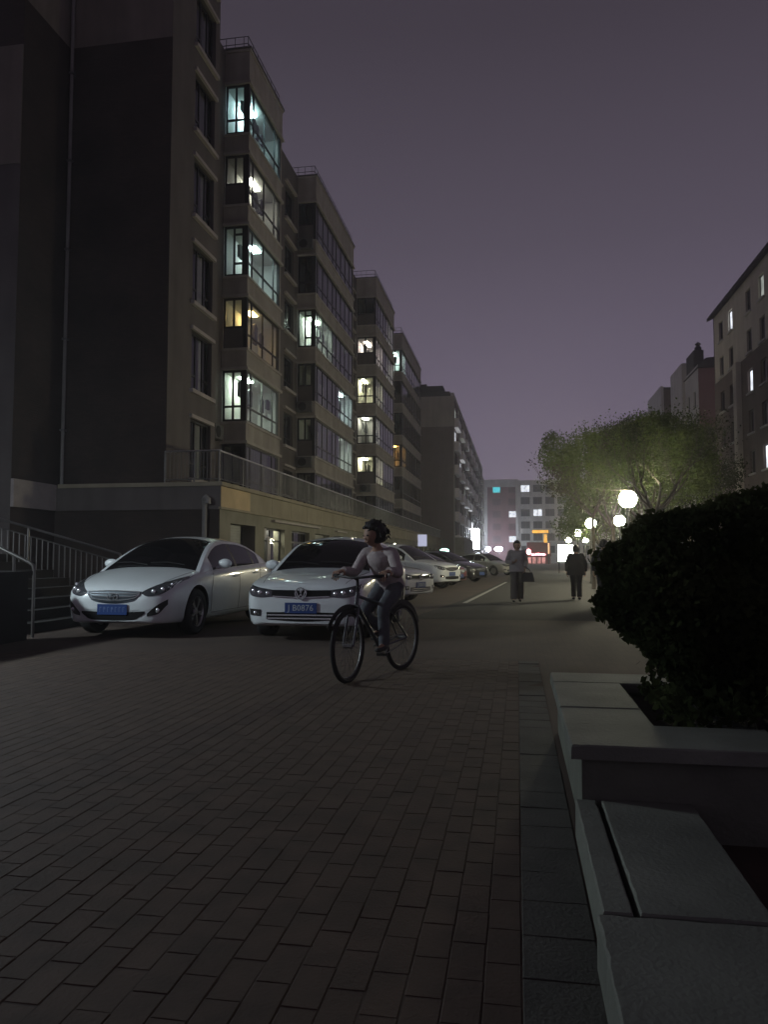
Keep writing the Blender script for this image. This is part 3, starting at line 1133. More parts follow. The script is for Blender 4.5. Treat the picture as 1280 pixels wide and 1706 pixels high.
ev.add([(X4 - .35, 32.5, 19.95), (X4 - .35, 63.9, 19.95), (X4 + 5, 63.9, 22.6), (X4 + 5, 32.5, 22.6), (X4 - .35, 32.5, 20.2), (X4 - .35, 63.9, 20.2), (X4 + 5, 63.9, 22.9), (X4 + 5, 32.5, 22.9)],
       [(0, 1, 2, 3), (7, 6, 5, 4), (0, 4, 5, 1), (1, 5, 6, 2), (2, 6, 7, 3), (3, 7, 4, 0)])
ev.build('roof', ['roof_dark'], b4)

b5 = thing('apartment_building', 'pale apartment block with rooftop dormer behind the lamplit tree', 'building', (21, 80, 0))
w = MB()
SPLIT = 13.8
facade(w, (17.6, 78), (1., 0.), NYm, 9, 0, 19.6, [], .1, lambda z: 0 if z < 13.8 else 1)
w.build('gable_wall', ['brown_wall', 'red_panel'], b5)
SPLIT = None
ops = [(1.2 + 2.6 * c_, 2.2 + 2.6 * c_, 2.2 + 2.75 * k, 3.9 + 2.75 * k) for c_ in range(2) for k in range(6)]
w = MB()
facade(w, (17.58, 84), (0., -1.), (-1., 0.), 6, 0, 20.0, ops, .2)
w.build('street_wall', ['white_wall'], b5)
for (a, b, z0, z1) in ops:
    simple_window(b5, (17.58, 84), (0., -1.), (-1., 0.), a, z0, b - a, z1 - z0, 'far_pane', sill=False)
sub('stair_tower', ['white_wall'], b5, (17.3, 21, 84.02, 90, 0, 21.6))
rf = MB()
rf.add([(17.4, 77.7, 19.6), (26.8, 77.7, 19.6), (26.8, 84, 19.6), (17.4, 84, 19.6), (18.4, 78.4, 20.7), (26.8, 78.4, 21.3), (26.8, 83.5, 21.3), (18.4, 83.5, 20.7)],
       [(3, 2, 1, 0), (4, 5, 6, 7), (0, 1, 5, 4), (1, 2, 6, 5), (2, 3, 7, 6), (3, 0, 4, 7)])
r_ = rf.build('roof', ['roof_dark'], b5)
sub('dormer', ['roof_dark'], r_, (17.65, 18.6, 80, 83.4, 19.8, 21.9))
MB().lathe([(.01, 0), (.34, 0), (.34, .5), (.2, .62), (.2, .75), (.32, .85), (.01, 1.1)], 12, (18.3, 81, 21.9)).build('roof_vent', ['roof_dark'], r_)

b6 = thing('apartment_building', 'distant white-walled block with patterned corner peeping over the tree', 'building', (19, 97, 0))
ops = [(1.0 + 2.6 * c_, 2.0 + 2.6 * c_, 2.2 + 2.75 * k, 3.9 + 2.75 * k) for c_ in range(3) for k in range(7)]
w = MB()
facade(w, (17.45, 95), (1., 0.), NYm, 9, 0, 21.2, ops, .2)
w.build('wall', ['brown_wall'], b6)
for (a, b, z0, z1) in ops:
    simple_window(b6, (17.45, 95), (1., 0.), NYm, a, z0, b - a, z1 - z0, 'far_pane')
sub('side_wall', ['white_wall'], b6, (17.1, 17.44, 94.9, 104, 0, 21.6))
sub('roof', ['roof_dark'], b6, (17.3, 26.5, 95.1, 104, 21.22, 21.5))

# ================================================================== cars


def curve(keys):
    """smooth monotone interpolation through (x, y) keys"""
    xs = np.array([k[0] for k in keys], float)
    ys = np.array([k[1] for k in keys], float)
    h = np.diff(xs)
    d = np.diff(ys) / h
    mm = np.zeros(len(xs))
    for i in range(1, len(xs) - 1):
        if d[i - 1] * d[i] > 0:
            w1, w2 = 2 * h[i] + h[i - 1], h[i] + 2 * h[i - 1]
            mm[i] = (w1 + w2) / (w1 / d[i - 1] + w2 / d[i])
    mm[0], mm[-1] = d[0], d[-1]

    def f(x):
        x = min(max(x, xs[0]), xs[-1])
        i = min(int(np.searchsorted(xs, x, side='right')) - 1, len(h) - 1)
        t = (x - xs[i]) / h[i]
        return float((2 * t ** 3 - 3 * t ** 2 + 1) * ys[i] + (t ** 3 - 2 * t ** 2 + t) * h[i] * mm[i] + (-2 * t ** 3 + 3 * t ** 2) * ys[i + 1] + (t ** 3 - t ** 2) * h[i] * mm[i + 1])
    return f


def catmull(pts, n):
    out = []
    P = [pts[0]] + pts + [pts[-1]]
    for i in range(1, len(P) - 2):
        for k in range(n):
            t = k / n
            out.append(tuple(.5 * (2 * P[i][c] + (P[i + 1][c] - P[i - 1][c]) * t + (2 * P[i - 1][c] - 5 * P[i][c] + 4 * P[i + 1][c] - P[i + 2][c]) * t * t + (3 * P[i][c] - P[i - 1][c] - 3 * P[i + 1][c] + P[i + 2][c]) * t ** 3) for c in range(2)))
    out.append(pts[-1])
    return out


def evaluated(ob):
    dg = bpy.context.evaluated_depsgraph_get()
    dg.update()
    return bpy.data.meshes.new_from_object(ob.evaluated_get(dg))


def text_mesh(txt, size, mat_, extrude=.001, name='lettering'):
    cu = bpy.data.curves.new(name, 'FONT')
    cu.body = txt
    cu.size = size
    cu.extrude = extrude
    cu.align_x = 'CENTER'
    cu.align_y = 'CENTER'
    cu.resolution_u = 2
    ob = bpy.data.objects.new(name, cu)
    COL.objects.link(ob)
    me = evaluated(ob)
    bpy.data.objects.remove(ob)
    me.materials.clear()
    me.materials.append(MATS[mat_])
    me.name = name
    return me


def build_car(p, label, group=None):
    """p: profile dictionary. Local frame: nose at -L/2 on y, left side of the car on +x."""
    L, oy = p['L'], p['L'] / 2
    fw_, fzt, fzs, fzb = curve(p['w']), curve(p['top']), curve(p['shoulder']), curve(p['bottom'])
    root = thing('parked_car', label, 'car', (0, 0, 0), 0, group)
    ys = sorted(set([0, .015, .04, .07, .11, .16, .22, .3] + [round(.3 + (L - .6) * i / 44, 4) for i in range(45)] + [L - .22, L - .16, L - .1, L - .06, L - .025, L]))
    rings = []
    for y in ys:
        W_, zt, zs, zb = fw_(y), fzt(y), fzs(y), fzb(y)
        zm = zb + (zs - zb) * .55
        half = [(0, zb), (W_ * .78, zb), (W_ * .93, zb + .035), (W_ * .975, zb + .15), (W_, zm), (W_ * .992, zs - .10), (W_ * .968, zs - .03), (W_ * .91, zs + (zt - zs) * .12 + .004), (W_ * .74, zs + (zt - zs) * .58), (W_ * .42, zs + (zt - zs) * .92), (0, zt)]
        half = catmull(half, 3)
        rings.append(half + [(-x, z) for x, z in half[-2:0:-1]])
    n = len(rings[0])
    mb = MB()
    mb.add([(x, y - oy, z) for y, r in zip(ys, rings) for x, z in r],
           [(i * n + k, i * n + (k + 1) % n, (i + 1) * n + (k + 1) % n, (i + 1) * n + k) for i in range(len(ys) - 1) for k in range(n)] +
           [tuple(range(n - 1, -1, -1)), tuple((len(ys) - 1) * n + k for k in range(n))])
    raw = mb.build('body', [p['paint']], None, world=False)
    bvh = BVHTree.FromPolygons([Vector(v) for v in mb.v], [list(f) for f in mb.f])
    # wheel wells
    cut = MB()
    for wy in (p['fa'], p['fa'] + p['wb']):
        for s_ in (1, -1):
            x0, x1 = (.50, 1.2) if s_ > 0 else (-1.2, -.50)
            c = MB().lathe([(.0001, x0), (p['wr'] + .045, x0), (p['wr'] + .045, x1), (.0001, x1)], 28, (0, wy - oy, p['wr'] + .01), 'x')
            cut.add(c.v, c.f)
    bm = bmesh.new()
    tmp = cut.mesh('cut', ['trim_black'])
    bm.from_mesh(tmp)
    bmesh.ops.remove_doubles(bm, verts=bm.verts, dist=.001)
    bmesh.ops.recalc_face_normals(bm, faces=bm.faces)
    bm.to_mesh(tmp)
    bm.free()
    co = link_mesh('cut', tmp)
    bm = bmesh.new()
    bm.from_mesh(raw.data)
    bmesh.ops.recalc_face_normals(bm, faces=bm.faces)
    bm.to_mesh(raw.data)
    bm.free()
    md = raw.modifiers.new('wells', 'BOOLEAN')
    md.operation = 'DIFFERENCE'
    md.object = co
    md.solver = 'EXACT'
    md.material_mode = 'TRANSFER'
    me = evaluated(raw)
    bpy.data.objects.remove(co)
    bpy.data.objects.remove(raw)
    me.name = 'body'
    me.polygons.foreach_set('use_smooth', [True] * len(me.polygons))
    me.set_sharp_from_angle(angle=RAD(32))
    body = link_mesh('body', me, root)

    # greenhouse
    g0, g1 = p['gh'][0][0], p['gh'][-1][0]
    fz = curve(p['gh'])
    Hr = max(k[1] for k in p['gh']) - p['belt']
    N_ = 46
    gy = [g0 + (g1 - g0) * i / N_ for i in range(N_ + 1)]
    sec = []
    for y in gy:
        W_, zs = fw_(y) * .935, fzs(y) - .015
        zc = fz(y)
        zt = max(zs + .012, zc - .035 - .05 * min(1, (zc - zs) / Hr))
        frac = max(0, (zt - zs)) / Hr
        wt = W_ - p['tumble'] * frac
        ln_ = math.hypot(W_ - wt, zt - zs) + 1e-6
        a, b = min(.3, .03 / ln_), min(.42, .045 / ln_)
        c = min(.2, .06 / wt)
        S = [0, a, .3 if a < .28 else .31, .6 if b < .35 else .55, 1 - b, 1]
        row = [(W_ + (wt - W_) * q + .02 * frac * math.sin(math.pi * q), zs + (zt - zs) * q) for q in S]
        for q in (c, .25, .5, .75, 1):
            row.append((wt * (1 - q), zt + (zc - zt) * (1 - (1 - q) ** 2.4)))
        row += [(-x, z) for x, z in row[-2::-1]]
        sec.append(row)
    nv = len(sec[0])
    mids = nv - 1
    pts = [[Vector((x, y - oy, z)) for x, z in row] for y, row in zip(gy, sec)]
    groups = {}
    for i in range(N_):
        ym = (gy[i] + gy[i + 1]) / 2
        for k in range(mids):
            kk = min(k, mids - 1 - k)
            sd = 1 if k < mids / 2 else -1
            key = 'roof'
            if 1 <= kk <= 3:
                for q, (a, b) in enumerate(p['side_glass']):
                    if a < ym < b:
                        key = 'side_window%d_%d' % (q, sd)
                if key == 'roof' and p['side_glass'][0][0] < ym < p['side_glass'][-1][1]:
                    key = 'pillar_%d' % sd
            elif kk >= 6:
                if ym < p['ws_top']:
                    key = 'windshield'
                elif ym > p['rw_top']:
                    key = 'rear_window'
            groups.setdefault(key, []).append((i, k))
    for key, cells in groups.items():
        inset = 0. if key in ('roof',) else .006
        mb = MB()
        idx = {}
        for (i, k) in cells:
            q = []
            for (a, b) in ((i, k), (i, k + 1), (i + 1, k + 1), (i + 1, k)):
                if (a, b) not in idx:
                    v = pts[a][b]
                    nrm = Vector((v.x * 1.2, 0, .35 + max(0, v.z - 1.2))).normalized()
                    if key in ('windshield', 'rear_window'):
                        nrm = Vector((0, 0, 1))
                    idx[(a, b)] = len(mb.v)
                    mb.v.append(tuple(v - nrm * inset))
                q.append(idx[(a, b)])
            mb.f.append(tuple(q))
            mb.m.append(0)
        nm = key.split('_')[0] if key.startswith('pillar') else ('side_window' if key.startswith('side') else key)
        mt = p['paint'] if key == 'roof' else ('trim_black' if key.startswith('pillar') else ('side_glass' if key.startswith('side') else 'car_glass'))
        mb.build(nm, [mt], root, smooth=True, world=False, angle=38)

    def front(x, z, off):
        h = bvh.ray_cast(Vector((x, -oy - 2, z)), Vector((0, 1, 0)))
        y = h[0].y if h[0] else -oy + .3
        return Vector((x, y - off, z))

    def rear(x, z, off):
        h = bvh.ray_cast(Vector((x, oy + 2, z)), Vector((0, -1, 0)))
        y = h[0].y if h[0] else oy - .3
        return Vector((x, y + off, z))

    def sidep(y, z, off, s_=1):
        h = bvh.ray_cast(Vector((2. * s_, y - oy, z)), Vector((-s_, 0, 0)))
        x = h[0].x if h[0] else .85 * s_
        return Vector((x + off * s_, y - oy, z))

    def patch(name, fn, a0, a1, top, bot, m, off=.006, na=14, nb=7, parent=root, mirror=False, skirt=.03):
        """skin laid on the body between two curves"""
        mb = MB()
        g_ = []
        for i in range(na + 1):
            a = a0 + (a1 - a0) * i / na
            t, b = top(a), bot(a)
            g_.append([fn(-a if mirror else a, b + (t - b) * j / nb, off) for j in range(nb + 1)])
        for i in range(na):
            for j in range(nb):
                mb.add([g_[i][j], g_[i + 1][j], g_[i + 1][j + 1], g_[i][j + 1]], [(0, 1, 2, 3)])
        if skirt:
            border = [g_[i][0] for i in range(na + 1)] + [g_[na][j] for j in range(1, nb + 1)] + [g_[i][nb] for i in range(na - 1, -1, -1)] + [g_[0][j] for j in range(nb - 1, 0, -1)]
            dv = {front: Vector((0, skirt, 0)), rear: Vector((0, -skirt, 0))}.get(fn, Vector((-skirt, 0, 0)))
            for a, b in zip(border, border[1:] + border[:1]):
                mb.add([a, b, b + dv, a + dv], [(0, 1, 2, 3)])
        return mb.build(name, [m], parent, smooth=True, world=False, angle=50)

    for mir in (False, True):
        sg = -1 if mir else 1
        hl = patch('headlight', front, *p['headlight'][:2], curve(p['headlight'][2]), curve(p['headlight'][3]), 'lamp_lens', mirror=mir)
        for (x, z, r) in p['reflectors']:
            c = front(sg * x, z, .004)
            MB().ell(c, (r, .012, r), 10, 6).build('reflector', ['chrome'], hl, smooth=True, world=False)
        if p.get('fog'):
            fg = patch('fog_lamp', front, *p['fog'][:2], curve(p['fog'][2]), curve(p['fog'][3]), 'trim_black', mirror=mir, nb=5)
            x, z, r = p['foglens']
            MB().ell(front(sg * x, z, .006), (r, .014, r), 10, 6).build('lens', ['chrome'], fg, smooth=True, world=False)
        patch('tail_light', rear, *p['tail'][:2], curve(p['tail'][2]), curve(p['tail'][3]), 'tail_red', mirror=mir, na=8, nb=5)
        # door mirror
        mx, my, mz = p['mirror']
        mr = MB()
        mr.ell((sg * (mx + .06), my - oy, mz), (.115, .062, .075), 14, 10, fn=lambda v: Vector((v.x, v.y if v.y < 0 else v.y * .45, v.z)))
        mr.bar((sg * (mx - .09), my - oy + .02, mz - .06), (sg * (mx + .02), my - oy + .01, mz - .03), .05, .03)
        mr.build('mirror', [p['paint']], root, smooth=True, world=False)
    gr = patch('grille', front, -p['grille'][0], p['grille'][0], curve(p['grille'][1]), curve(p['grille'][2]), p['grille_mat'], off=.008, na=20)
    zc_lo, zc_hi = curve(p['grille'][2])(0), curve(p['grille'][1])(0)
    for f_ in p['slats']:
        mb = MB()
        gx = p['grille'][0]
        prev = None
        for i in range(17):
            x = -gx * .96 + 2 * gx * .96 * i / 16
            lo, hi = curve(p['grille'][2])(x), curve(p['grille'][1])(x)
            q = front(x, lo + (hi - lo) * f_, .014)
            if prev is not None:
                mb.bar(prev, q, .008, .011)
            prev = q
        mb.build('slat', ['chrome'], gr, world=False)
    ik = patch('lower_intake', front, -p['intake'][0], p['intake'][0], curve(p['intake'][1]), curve(p['intake'][2]), 'grille_black', off=.006, na=18, nb=5)
    for z in p.get('intake_bars', ()):
        mb = MB()
        prev = None
        for i in range(13):
            x = -p['intake'][0] * .97 + 2 * p['intake'][0] * .97 * i / 12
            q = front(x, z, .012)
            if prev is not None:
                mb.bar(prev, q, .012, .018)
            prev = q
        mb.build('intake_bar', ['chrome'], ik, world=False)
    # number plate
    zp = p['plate']
    yp = min(front(x, z, 0).y for x in (-.2, 0, .2) for z in (zp - .06, zp, zp + .06)) - .02
    pl_ = MB().box(-.22, .22, yp, yp + .012, zp - .07, zp + .07).build('licence_plate', ['plate_blue'], root, world=False)
    if p.get('plate_text'):
        o_ = link_mesh('lettering', text_mesh(p['plate_text'], .115, 'plate_ink'), pl_, (0, yp - .003, zp - .002))
        o_.rotation_euler = (RAD(90), 0, 0)
    else:
        mb = MB()
        q = random.Random(5)
        for i in range(7):
            x = -.17 + i * .057
            mb.box(x - .014, x - .004, yp - .003, yp - .001, zp - .035, zp + .035)
            mb.box(x - .003, x + .014, yp - .003, yp - .001, zp + q.choice((-.03, 0, .022)), zp + .034)
        mb.build('plate_marks', ['plate_faint'], pl_, world=False)
    # emblem
    ez, er = p['emblem'][1], p['emblem'][2]
    ey = front(0, ez, .026).y
    em = MB()
    n_ = 22
    sx = p['emblem'][3]
    em.tube([(sx * er * math.cos(2 * math.pi * i / n_), ey, ez + er * math.sin(2 * math.pi * i / n_)) for i in range(n_ + 1)], er * .13, 6)
    st = er * .16
    if p['emblem'][0] == 'vw':
        for s_ in (1, -1):
            em.bar((s_ * er * .36, ey, ez + er * .86), (0, ey, ez + er * .12), st, st)
            em.bar((s_ * er * .82, ey, ez + er * .42), (s_ * er * .40, ey, ez - er * .78), st, st)
            em.bar((s_ * er * .40, ey, ez - er * .78), (0, ey, ez - er * .02), st, st)
    elif p['emblem'][0] == 'h':
        em.bar((-sx * er * .52, ey, ez - er * .55), (-sx * er * .18, ey, ez + er * .62), st * 1.3, st)
        em.bar((sx * er * .18, ey, ez - er * .62), (sx * er * .52, ey, ez + er * .55), st * 1.3, st)
        em.bar((-sx * er * .36, ey, ez - er * .02), (sx * er * .36, ey, ez + er * .05), st * 1.2, st)
    em.build('emblem', ['chrome'], gr, smooth=True, world=False)
    def above(x, y, off):
        h = bvh.ray_cast(Vector((x, y - oy, 3)), Vector((0, 0, -1)))
        return Vector((x, y - oy, (h[0].z if h[0] else .9) + off))
    for s_ in (1, -1):
        mb = MB()
        for i in range(16):
            ya, yb = .16 + (g0 - .22) * i / 16, .16 + (g0 - .22) * (i + 1) / 16
            mb.bar(above(s_ * min(.58 + .16 * i / 16, fw_(ya) * .86), ya, .0005), above(s_ * min(.58 + .16 * (i + 1) / 16, fw_(yb) * .86), yb, .0005), .006, .005)
        mb.build('hood_seam', ['trim_black'], body, world=False)
    for (xa, xb_) in ((.52, -.05), (-.08, -.62)):
        yw = g0 + .10
        za, zb_ = fz(yw) + .012, fz(yw + .05) + .012
        MB().tube([(xa, yw - oy, za - .01), ((xa + xb_) / 2, yw + .03 - oy, (za + zb_) / 2 + .01), (xb_, yw + .05 - oy, zb_ - .01)], .008, 6).build('wiper', ['trim_black'], root, world=False)
    # doors: seams and handles on both flanks
    for s_ in (1, -1):
        mb = MB()
        for poly in p['seams']:
            prev = None
            for (a, b) in zip(poly[:-1], poly[1:]):
                for i in range(6):
                    y0_, z0_ = a[0] + (b[0] - a[0]) * i / 6, a[1] + (b[1] - a[1]) * i / 6
                    y1_, z1_ = a[0] + (b[0] - a[0]) * (i + 1) / 6, a[1] + (b[1] - a[1]) * (i + 1) / 6
                    mb.bar(sidep(y0_, z0_, .0005, s_), sidep(y1_, z1_, .0005, s_), .006, .007)
        mb.build('door_seam', ['trim_black'], body, world=False)
        for (y, z) in p['handles']:
            q = sidep(y, z, .02, s_)
            q2 = sidep(y + .19, z + .005, .02, s_)
            MB().tube([sidep(y - .015, z, .0, s_), q, q2, sidep(y + .205, z + .005, .0, s_)], [.012, .015, .015, .012], 8).build('door_handle', [p['paint']], root, smooth=True, world=False)
    # wheels
    wr = p['wr']
    tp = MB().lathe([(wr * .66, -.095), (wr * .80, -.105), (wr * .93, -.10), (wr * .985, -.08), (wr, -.05), (wr, .05), (wr * .985, .08), (wr * .93, .10), (wr * .80, .105), (wr * .66, .095)], 32, axis='x')
    tme = tp.mesh('tyre', ['tyre'])
    tme.polygons.foreach_set('use_smooth', [True] * len(tme.polygons))
    rm = MB()
    rm.lathe([(wr * .70, -.07), (wr * .70, .085), (wr * .655, .092), (wr * .62, .07), (wr * .60, -.05)], 32, axis='x')
    rm.lathe([(.0001, -.02), (wr * .62, -.03)], 24, axis='x')
    rm.lathe([(.0001, .078), (.05, .075), (.062, .055), (.065, .0)], 14, axis='x')
    ns = p.get('spokes', 5)
    for i in range(ns):
        for dt in (-.13, .13):
            t = 2 * math.pi * i / ns
            rm.bar((.06, .05 * math.cos(t), .05 * math.sin(t)), (.066, wr * .64 * math.cos(t + dt), wr * .64 * math.sin(t + dt)), .028, .03, up=(1, 0, 0))
    rm.m = [0] * len(rm.f)
    rme = rm.mesh('wheel', ['rim'])
    for wy in (p['fa'], p['fa'] + p['wb']):
        for s_ in (1, -1):
            wo = link_mesh('wheel', rme, root, (s_ * p['track'], wy - oy, wr))
            wo.rotation_euler = (rnd.uniform(0, 1.2), 0, 0 if s_ > 0 else math.pi)
            link_mesh('tyre', tme, wo)
    return root


ELA = dict(
    L=4.53, paint='car_white', wr=.325, fa=.86, wb=2.70, track=.765, belt=.93, tumble=.27,
    w=[(0, .42), (.03, .56), (.09, .68), (.2, .775), (.4, .835), (.8, .872), (1.4, .885), (3.2, .885), (3.8, .865), (4.2, .80), (4.42, .70), (4.5, .60), (4.53, .52)],
    top=[(0, .50), (.02, .60), (.06, .675), (.14, .725), (.35, .80), (.8, .905), (1.2, .965), (1.6, .97), (3.2, 1.0), (3.8, 1.05), (4.2, 1.075), (4.42, 1.05), (4.5, .95), (4.53, .85)],
    shoulder=[(0, .48), (.03, .56), (.1, .62), (.25, .69), (.6, .78), (1.0, .86), (1.6, .90), (3.2, .965), (4.0, .99), (4.4, .96), (4.53, .82)],
    bottom=[(0, .24), (.05, .21), (.5, .19), (1.5, .18), (3.5, .19), (4.3, .24), (4.53, .34)],
    gh=[(1.02, .925), (1.2, 1.035), (1.5, 1.20), (1.8, 1.335), (2.05, 1.405), (2.4, 1.44), (2.8, 1.435), (3.2, 1.385), (3.6, 1.265), (3.95, 1.12), (4.15, 1.05)],
    side_glass=[(1.52, 2.42), (2.50, 3.28), (3.34, 3.62)], ws_top=2.02, rw_top=3.25,
    headlight=(.41, .81, [(.41, .63), (.52, .70), (.66, .775), (.76, .825), (.81, .85)], [(.41, .605), (.50, .57), (.64, .59), (.75, .67), (.81, .80)]),
    reflectors=[(.56, .63, .036), (.66, .66, .034), (.73, .72, .026)],
    fog=(.50, .74, [(.50, .345), (.62, .45), (.74, .53)], [(.50, .305), (.62, .33), (.74, .46)]), foglens=(.63, .385, .034),
    tail=(.45, .76, [(.45, .93), (.76, .95)], [(.45, .86), (.76, .80)]),
    mirror=(.90, 1.62, 1.0),
    grille=(.40, [(-.40, .635), (0, .65), (.40, .635)], [(-.40, .60), (-.3, .51), (0, .475), (.3, .51), (.40, .60)]), grille_mat='grille_grey', slats=(.25, .5, .75, .98),
    intake=(.47, [(-.47, .37), (0, .36), (.47, .37)], [(-.47, .345), (-.32, .26), (0, .25), (.32, .26), (.47, .345)]),
    plate=.395, emblem=('h', .565, .048, 1.6),
    seams=[[(1.33, .30), (1.30, .60), (1.42, .90)], [(2.45, .28), (2.47, .93)], [(3.52, .95), (3.45, .70), (3.30, .45), (3.2, .28)], [(1.35, .28), (3.2, .28)]],
    handles=[(2.2, .80), (3.12, .84)])

JET = dict(
    L=4.49, paint='car_white', wr=.31, fa=.84, wb=2.60, track=.725, belt=.95, tumble=.24,
    w=[(0, .60), (.02, .68), (.07, .745), (.16, .795), (.35, .83), (.8, .85), (1.4, .853), (3.3, .853), (3.9, .84), (4.25, .80), (4.42, .72), (4.49, .62)],
    top=[(0, .60), (.015, .71), (.05, .755), (.12, .79), (.4, .86), (.9, .935), (1.25, .985), (1.6, .99), (3.4, 1.0), (3.9, 1.045), (4.3, 1.06), (4.44, 1.0), (4.49, .85)],
    shoulder=[(0, .57), (.02, .665), (.08, .71), (.2, .755), (.6, .835), (1.1, .90), (1.7, .93), (3.3, .96), (4.1, .98), (4.4, .93), (4.49, .8)],
    bottom=[(0, .25), (.05, .215), (.5, .19), (1.5, .18), (3.5, .19), (4.3, .24), (4.49, .34)],
    gh=[(1.13, .955), (1.3, 1.075), (1.55, 1.235), (1.8, 1.365), (2.0, 1.43), (2.3, 1.468), (2.8, 1.47), (3.25, 1.43), (3.55, 1.33), (3.85, 1.17), (4.05, 1.05)],
    side_glass=[(1.58, 2.42), (2.50, 3.22), (3.27, 3.50)], ws_top=1.98, rw_top=3.3,
    headlight=(.40, .80, [(.40, .695), (.6, .725), (.75, .76), (.80, .78)], [(.40, .605), (.55, .59), (.7, .61), (.80, .70)]),
    reflectors=[(.47, .645, .03), (.58, .655, .034), (.68, .68, .028)],
    fog=(.56, .74, [(.56, .43), (.74, .44)], [(.56, .34), (.74, .35)]), foglens=(.64, .385, .028),
    tail=(.45, .78, [(.45, .95), (.78, .96)], [(.45, .80), (.78, .78)]),
    mirror=(.885, 1.66, 1.02),
    grille=(.41, [(-.41, .695), (0, .69), (.41, .695)], [(-.41, .605), (0, .59), (.41, .605)]), grille_mat='grille_black', slats=(.06,),
    intake=(.48, [(-.48, .395), (0, .40), (.48, .395)], [(-.48, .30), (0, .275), (.48, .30)]), intake_bars=(.36, .315),
    plate=.455, plate_text='J B0876', emblem=('vw', .648, .075, 1.),
    seams=[[(1.40, .30), (1.38, .62), (1.48, .92)], [(2.46, .28), (2.48, .94)], [(3.42, .94), (3.38, .72), (3.22, .5), (3.1, .28)], [(1.40, .28), (3.1, .28)]],
    handles=[(2.2, .82), (3.08, .84)])

SUV = dict(
    L=4.45, paint='car_white', wr=.345, fa=.87, wb=2.62, track=.78, belt=1.08, tumble=.22,
    w=[(0, .58), (.02, .68), (.07, .75), (.16, .81), (.35, .86), (.8, .89), (1.4, .90), (3.3, .90), (3.9, .89), (4.2, .85), (4.38, .78), (4.45, .70)],
    top=[(0, .66), (.015, .80), (.05, .86), (.12, .90), (.4, .97), (.9, 1.04), (1.2, 1.08), (1.6, 1.09), (3.6, 1.11), (4.2, 1.12), (4.4, 1.0), (4.45, .8)],
    shoulder=[(0, .62), (.02, .74), (.08, .80), (.2, .85), (.6, .93), (1.1, 1.0), (1.7, 1.03), (3.3, 1.07), (4.1, 1.08), (4.35, 1.0), (4.45, .78)],
    bottom=[(0, .32), (.05, .28), (.5, .25), (1.5, .24), (3.5, .25), (4.3, .3), (4.45, .4)],
    gh=[(1.08, 1.05), (1.25, 1.18), (1.5, 1.36), (1.75, 1.52), (1.95, 1.60), (2.3, 1.655), (2.9, 1.67), (3.5, 1.64), (3.85, 1.56), (4.1, 1.36), (4.32, 1.13)],
    side_glass=[(1.52, 2.40), (2.48, 3.30), (3.36, 3.85)], ws_top=1.93, rw_top=3.85,
    headlight=(.42, .84, [(.42, .79), (.6, .82), (.78, .88), (.84, .90)], [(.42, .73), (.6, .70), (.75, .72), (.84, .84)]),
    reflectors=[(.52, .755, .03), (.64, .765, .035), (.74, .79, .028)],
    fog=(.56, .74, [(.56, .52), (.74, .54)], [(.56, .44), (.74, .45)]), foglens=(.64, .485, .028),
    tail=(.5, .80, [(.5, 1.0), (.80, 1.02)], [(.5, .85), (.80, .80)]),
    mirror=(.935, 1.58, 1.14),
    grille=(.40, [(-.40, .79), (0, .80), (.40, .79)], [(-.40, .70), (0, .66), (.40, .70)]), grille_mat='grille_black', slats=(.35, .7),
    intake=(.48, [(-.48, .47), (0, .48), (.48, .47)], [(-.48, .38), (0, .36), (.48, .38)]),
    plate=.56, emblem=('oval', .74, .045, 1.5),
    seams=[[(1.36, .36), (1.34, .7), (1.45, 1.0)], [(2.44, .34), (2.46, 1.04)], [(3.45, 1.04), (3.40, .8), (3.25, .58), (3.15, .36)], [(1.36, .36), (3.15, .36)]],
    handles=[(2.18, .93), (3.08, .95)])


def place_car(root, nose, head_deg, L):
    """nose = bumper centre on the ground, head_deg: 0 faces down the street towards the viewer, positive turns the nose to +x"""
    a = RAD(head_deg)
    root.rotation_euler = (0, 0, a)
    root.location = (nose[0] - math.sin(a) * L / 2, nose[1] + math.cos(a) * L / 2, 0)


def repaint(root, m):
    white = MATS['car_white']
    for o in [root] + list(root.children_recursive):
        if o.type == 'MESH':
            for sl in o.material_slots:
                if sl.material == white:
                    sl.link = 'OBJECT'
                    sl.material = MATS[m]


GRP = 'cars parked in front of the shop row'
ela = build_car(ELA, 'white sedan with swept-back headlights parked beside the steel stair railing', GRP)
place_car(ela, (-5.56, 9.95), -1, 4.53)
ela.scale = (1.02, 1., 1.035)
jet = build_car(JET, 'white sedan with black grille band and round badge behind the cyclist', GRP)
place_car(jet, (-2.86, 10.0), 0, 4.49)
suv = build_car(SUV, 'white high-bodied car with swept headlight turned towards the street', GRP)
place_car(suv, (-2.30, 27.6), 66, 4.45)
c = copy_tree(jet)
c['label'] = 'white car close behind the round-badged sedan, nose turned to the street'
place_car(c, (-2.40, 19.3), 66, 4.49)
c = copy_tree(ela)
c['label'] = 'dark maroon car parked between the white high-bodied car and the black sedan'
place_car(c, (-2.25, 31.2), 66, 4.53)
repaint(c, 'car_maroon')
c = copy_tree(ela)
c['label'] = 'black sedan parked at an angle next to the worn white line'
place_car(c, (-1.62, 36.0), 62, 4.53)
repaint(c, 'car_black')
c = copy_tree(jet)
c['label'] = 'silver-grey sedan farthest along the row, behind the walker in the pale top'
place_car(c, (-.35, 50.2), 55, 4.49)
repaint(c, 'car_silver')

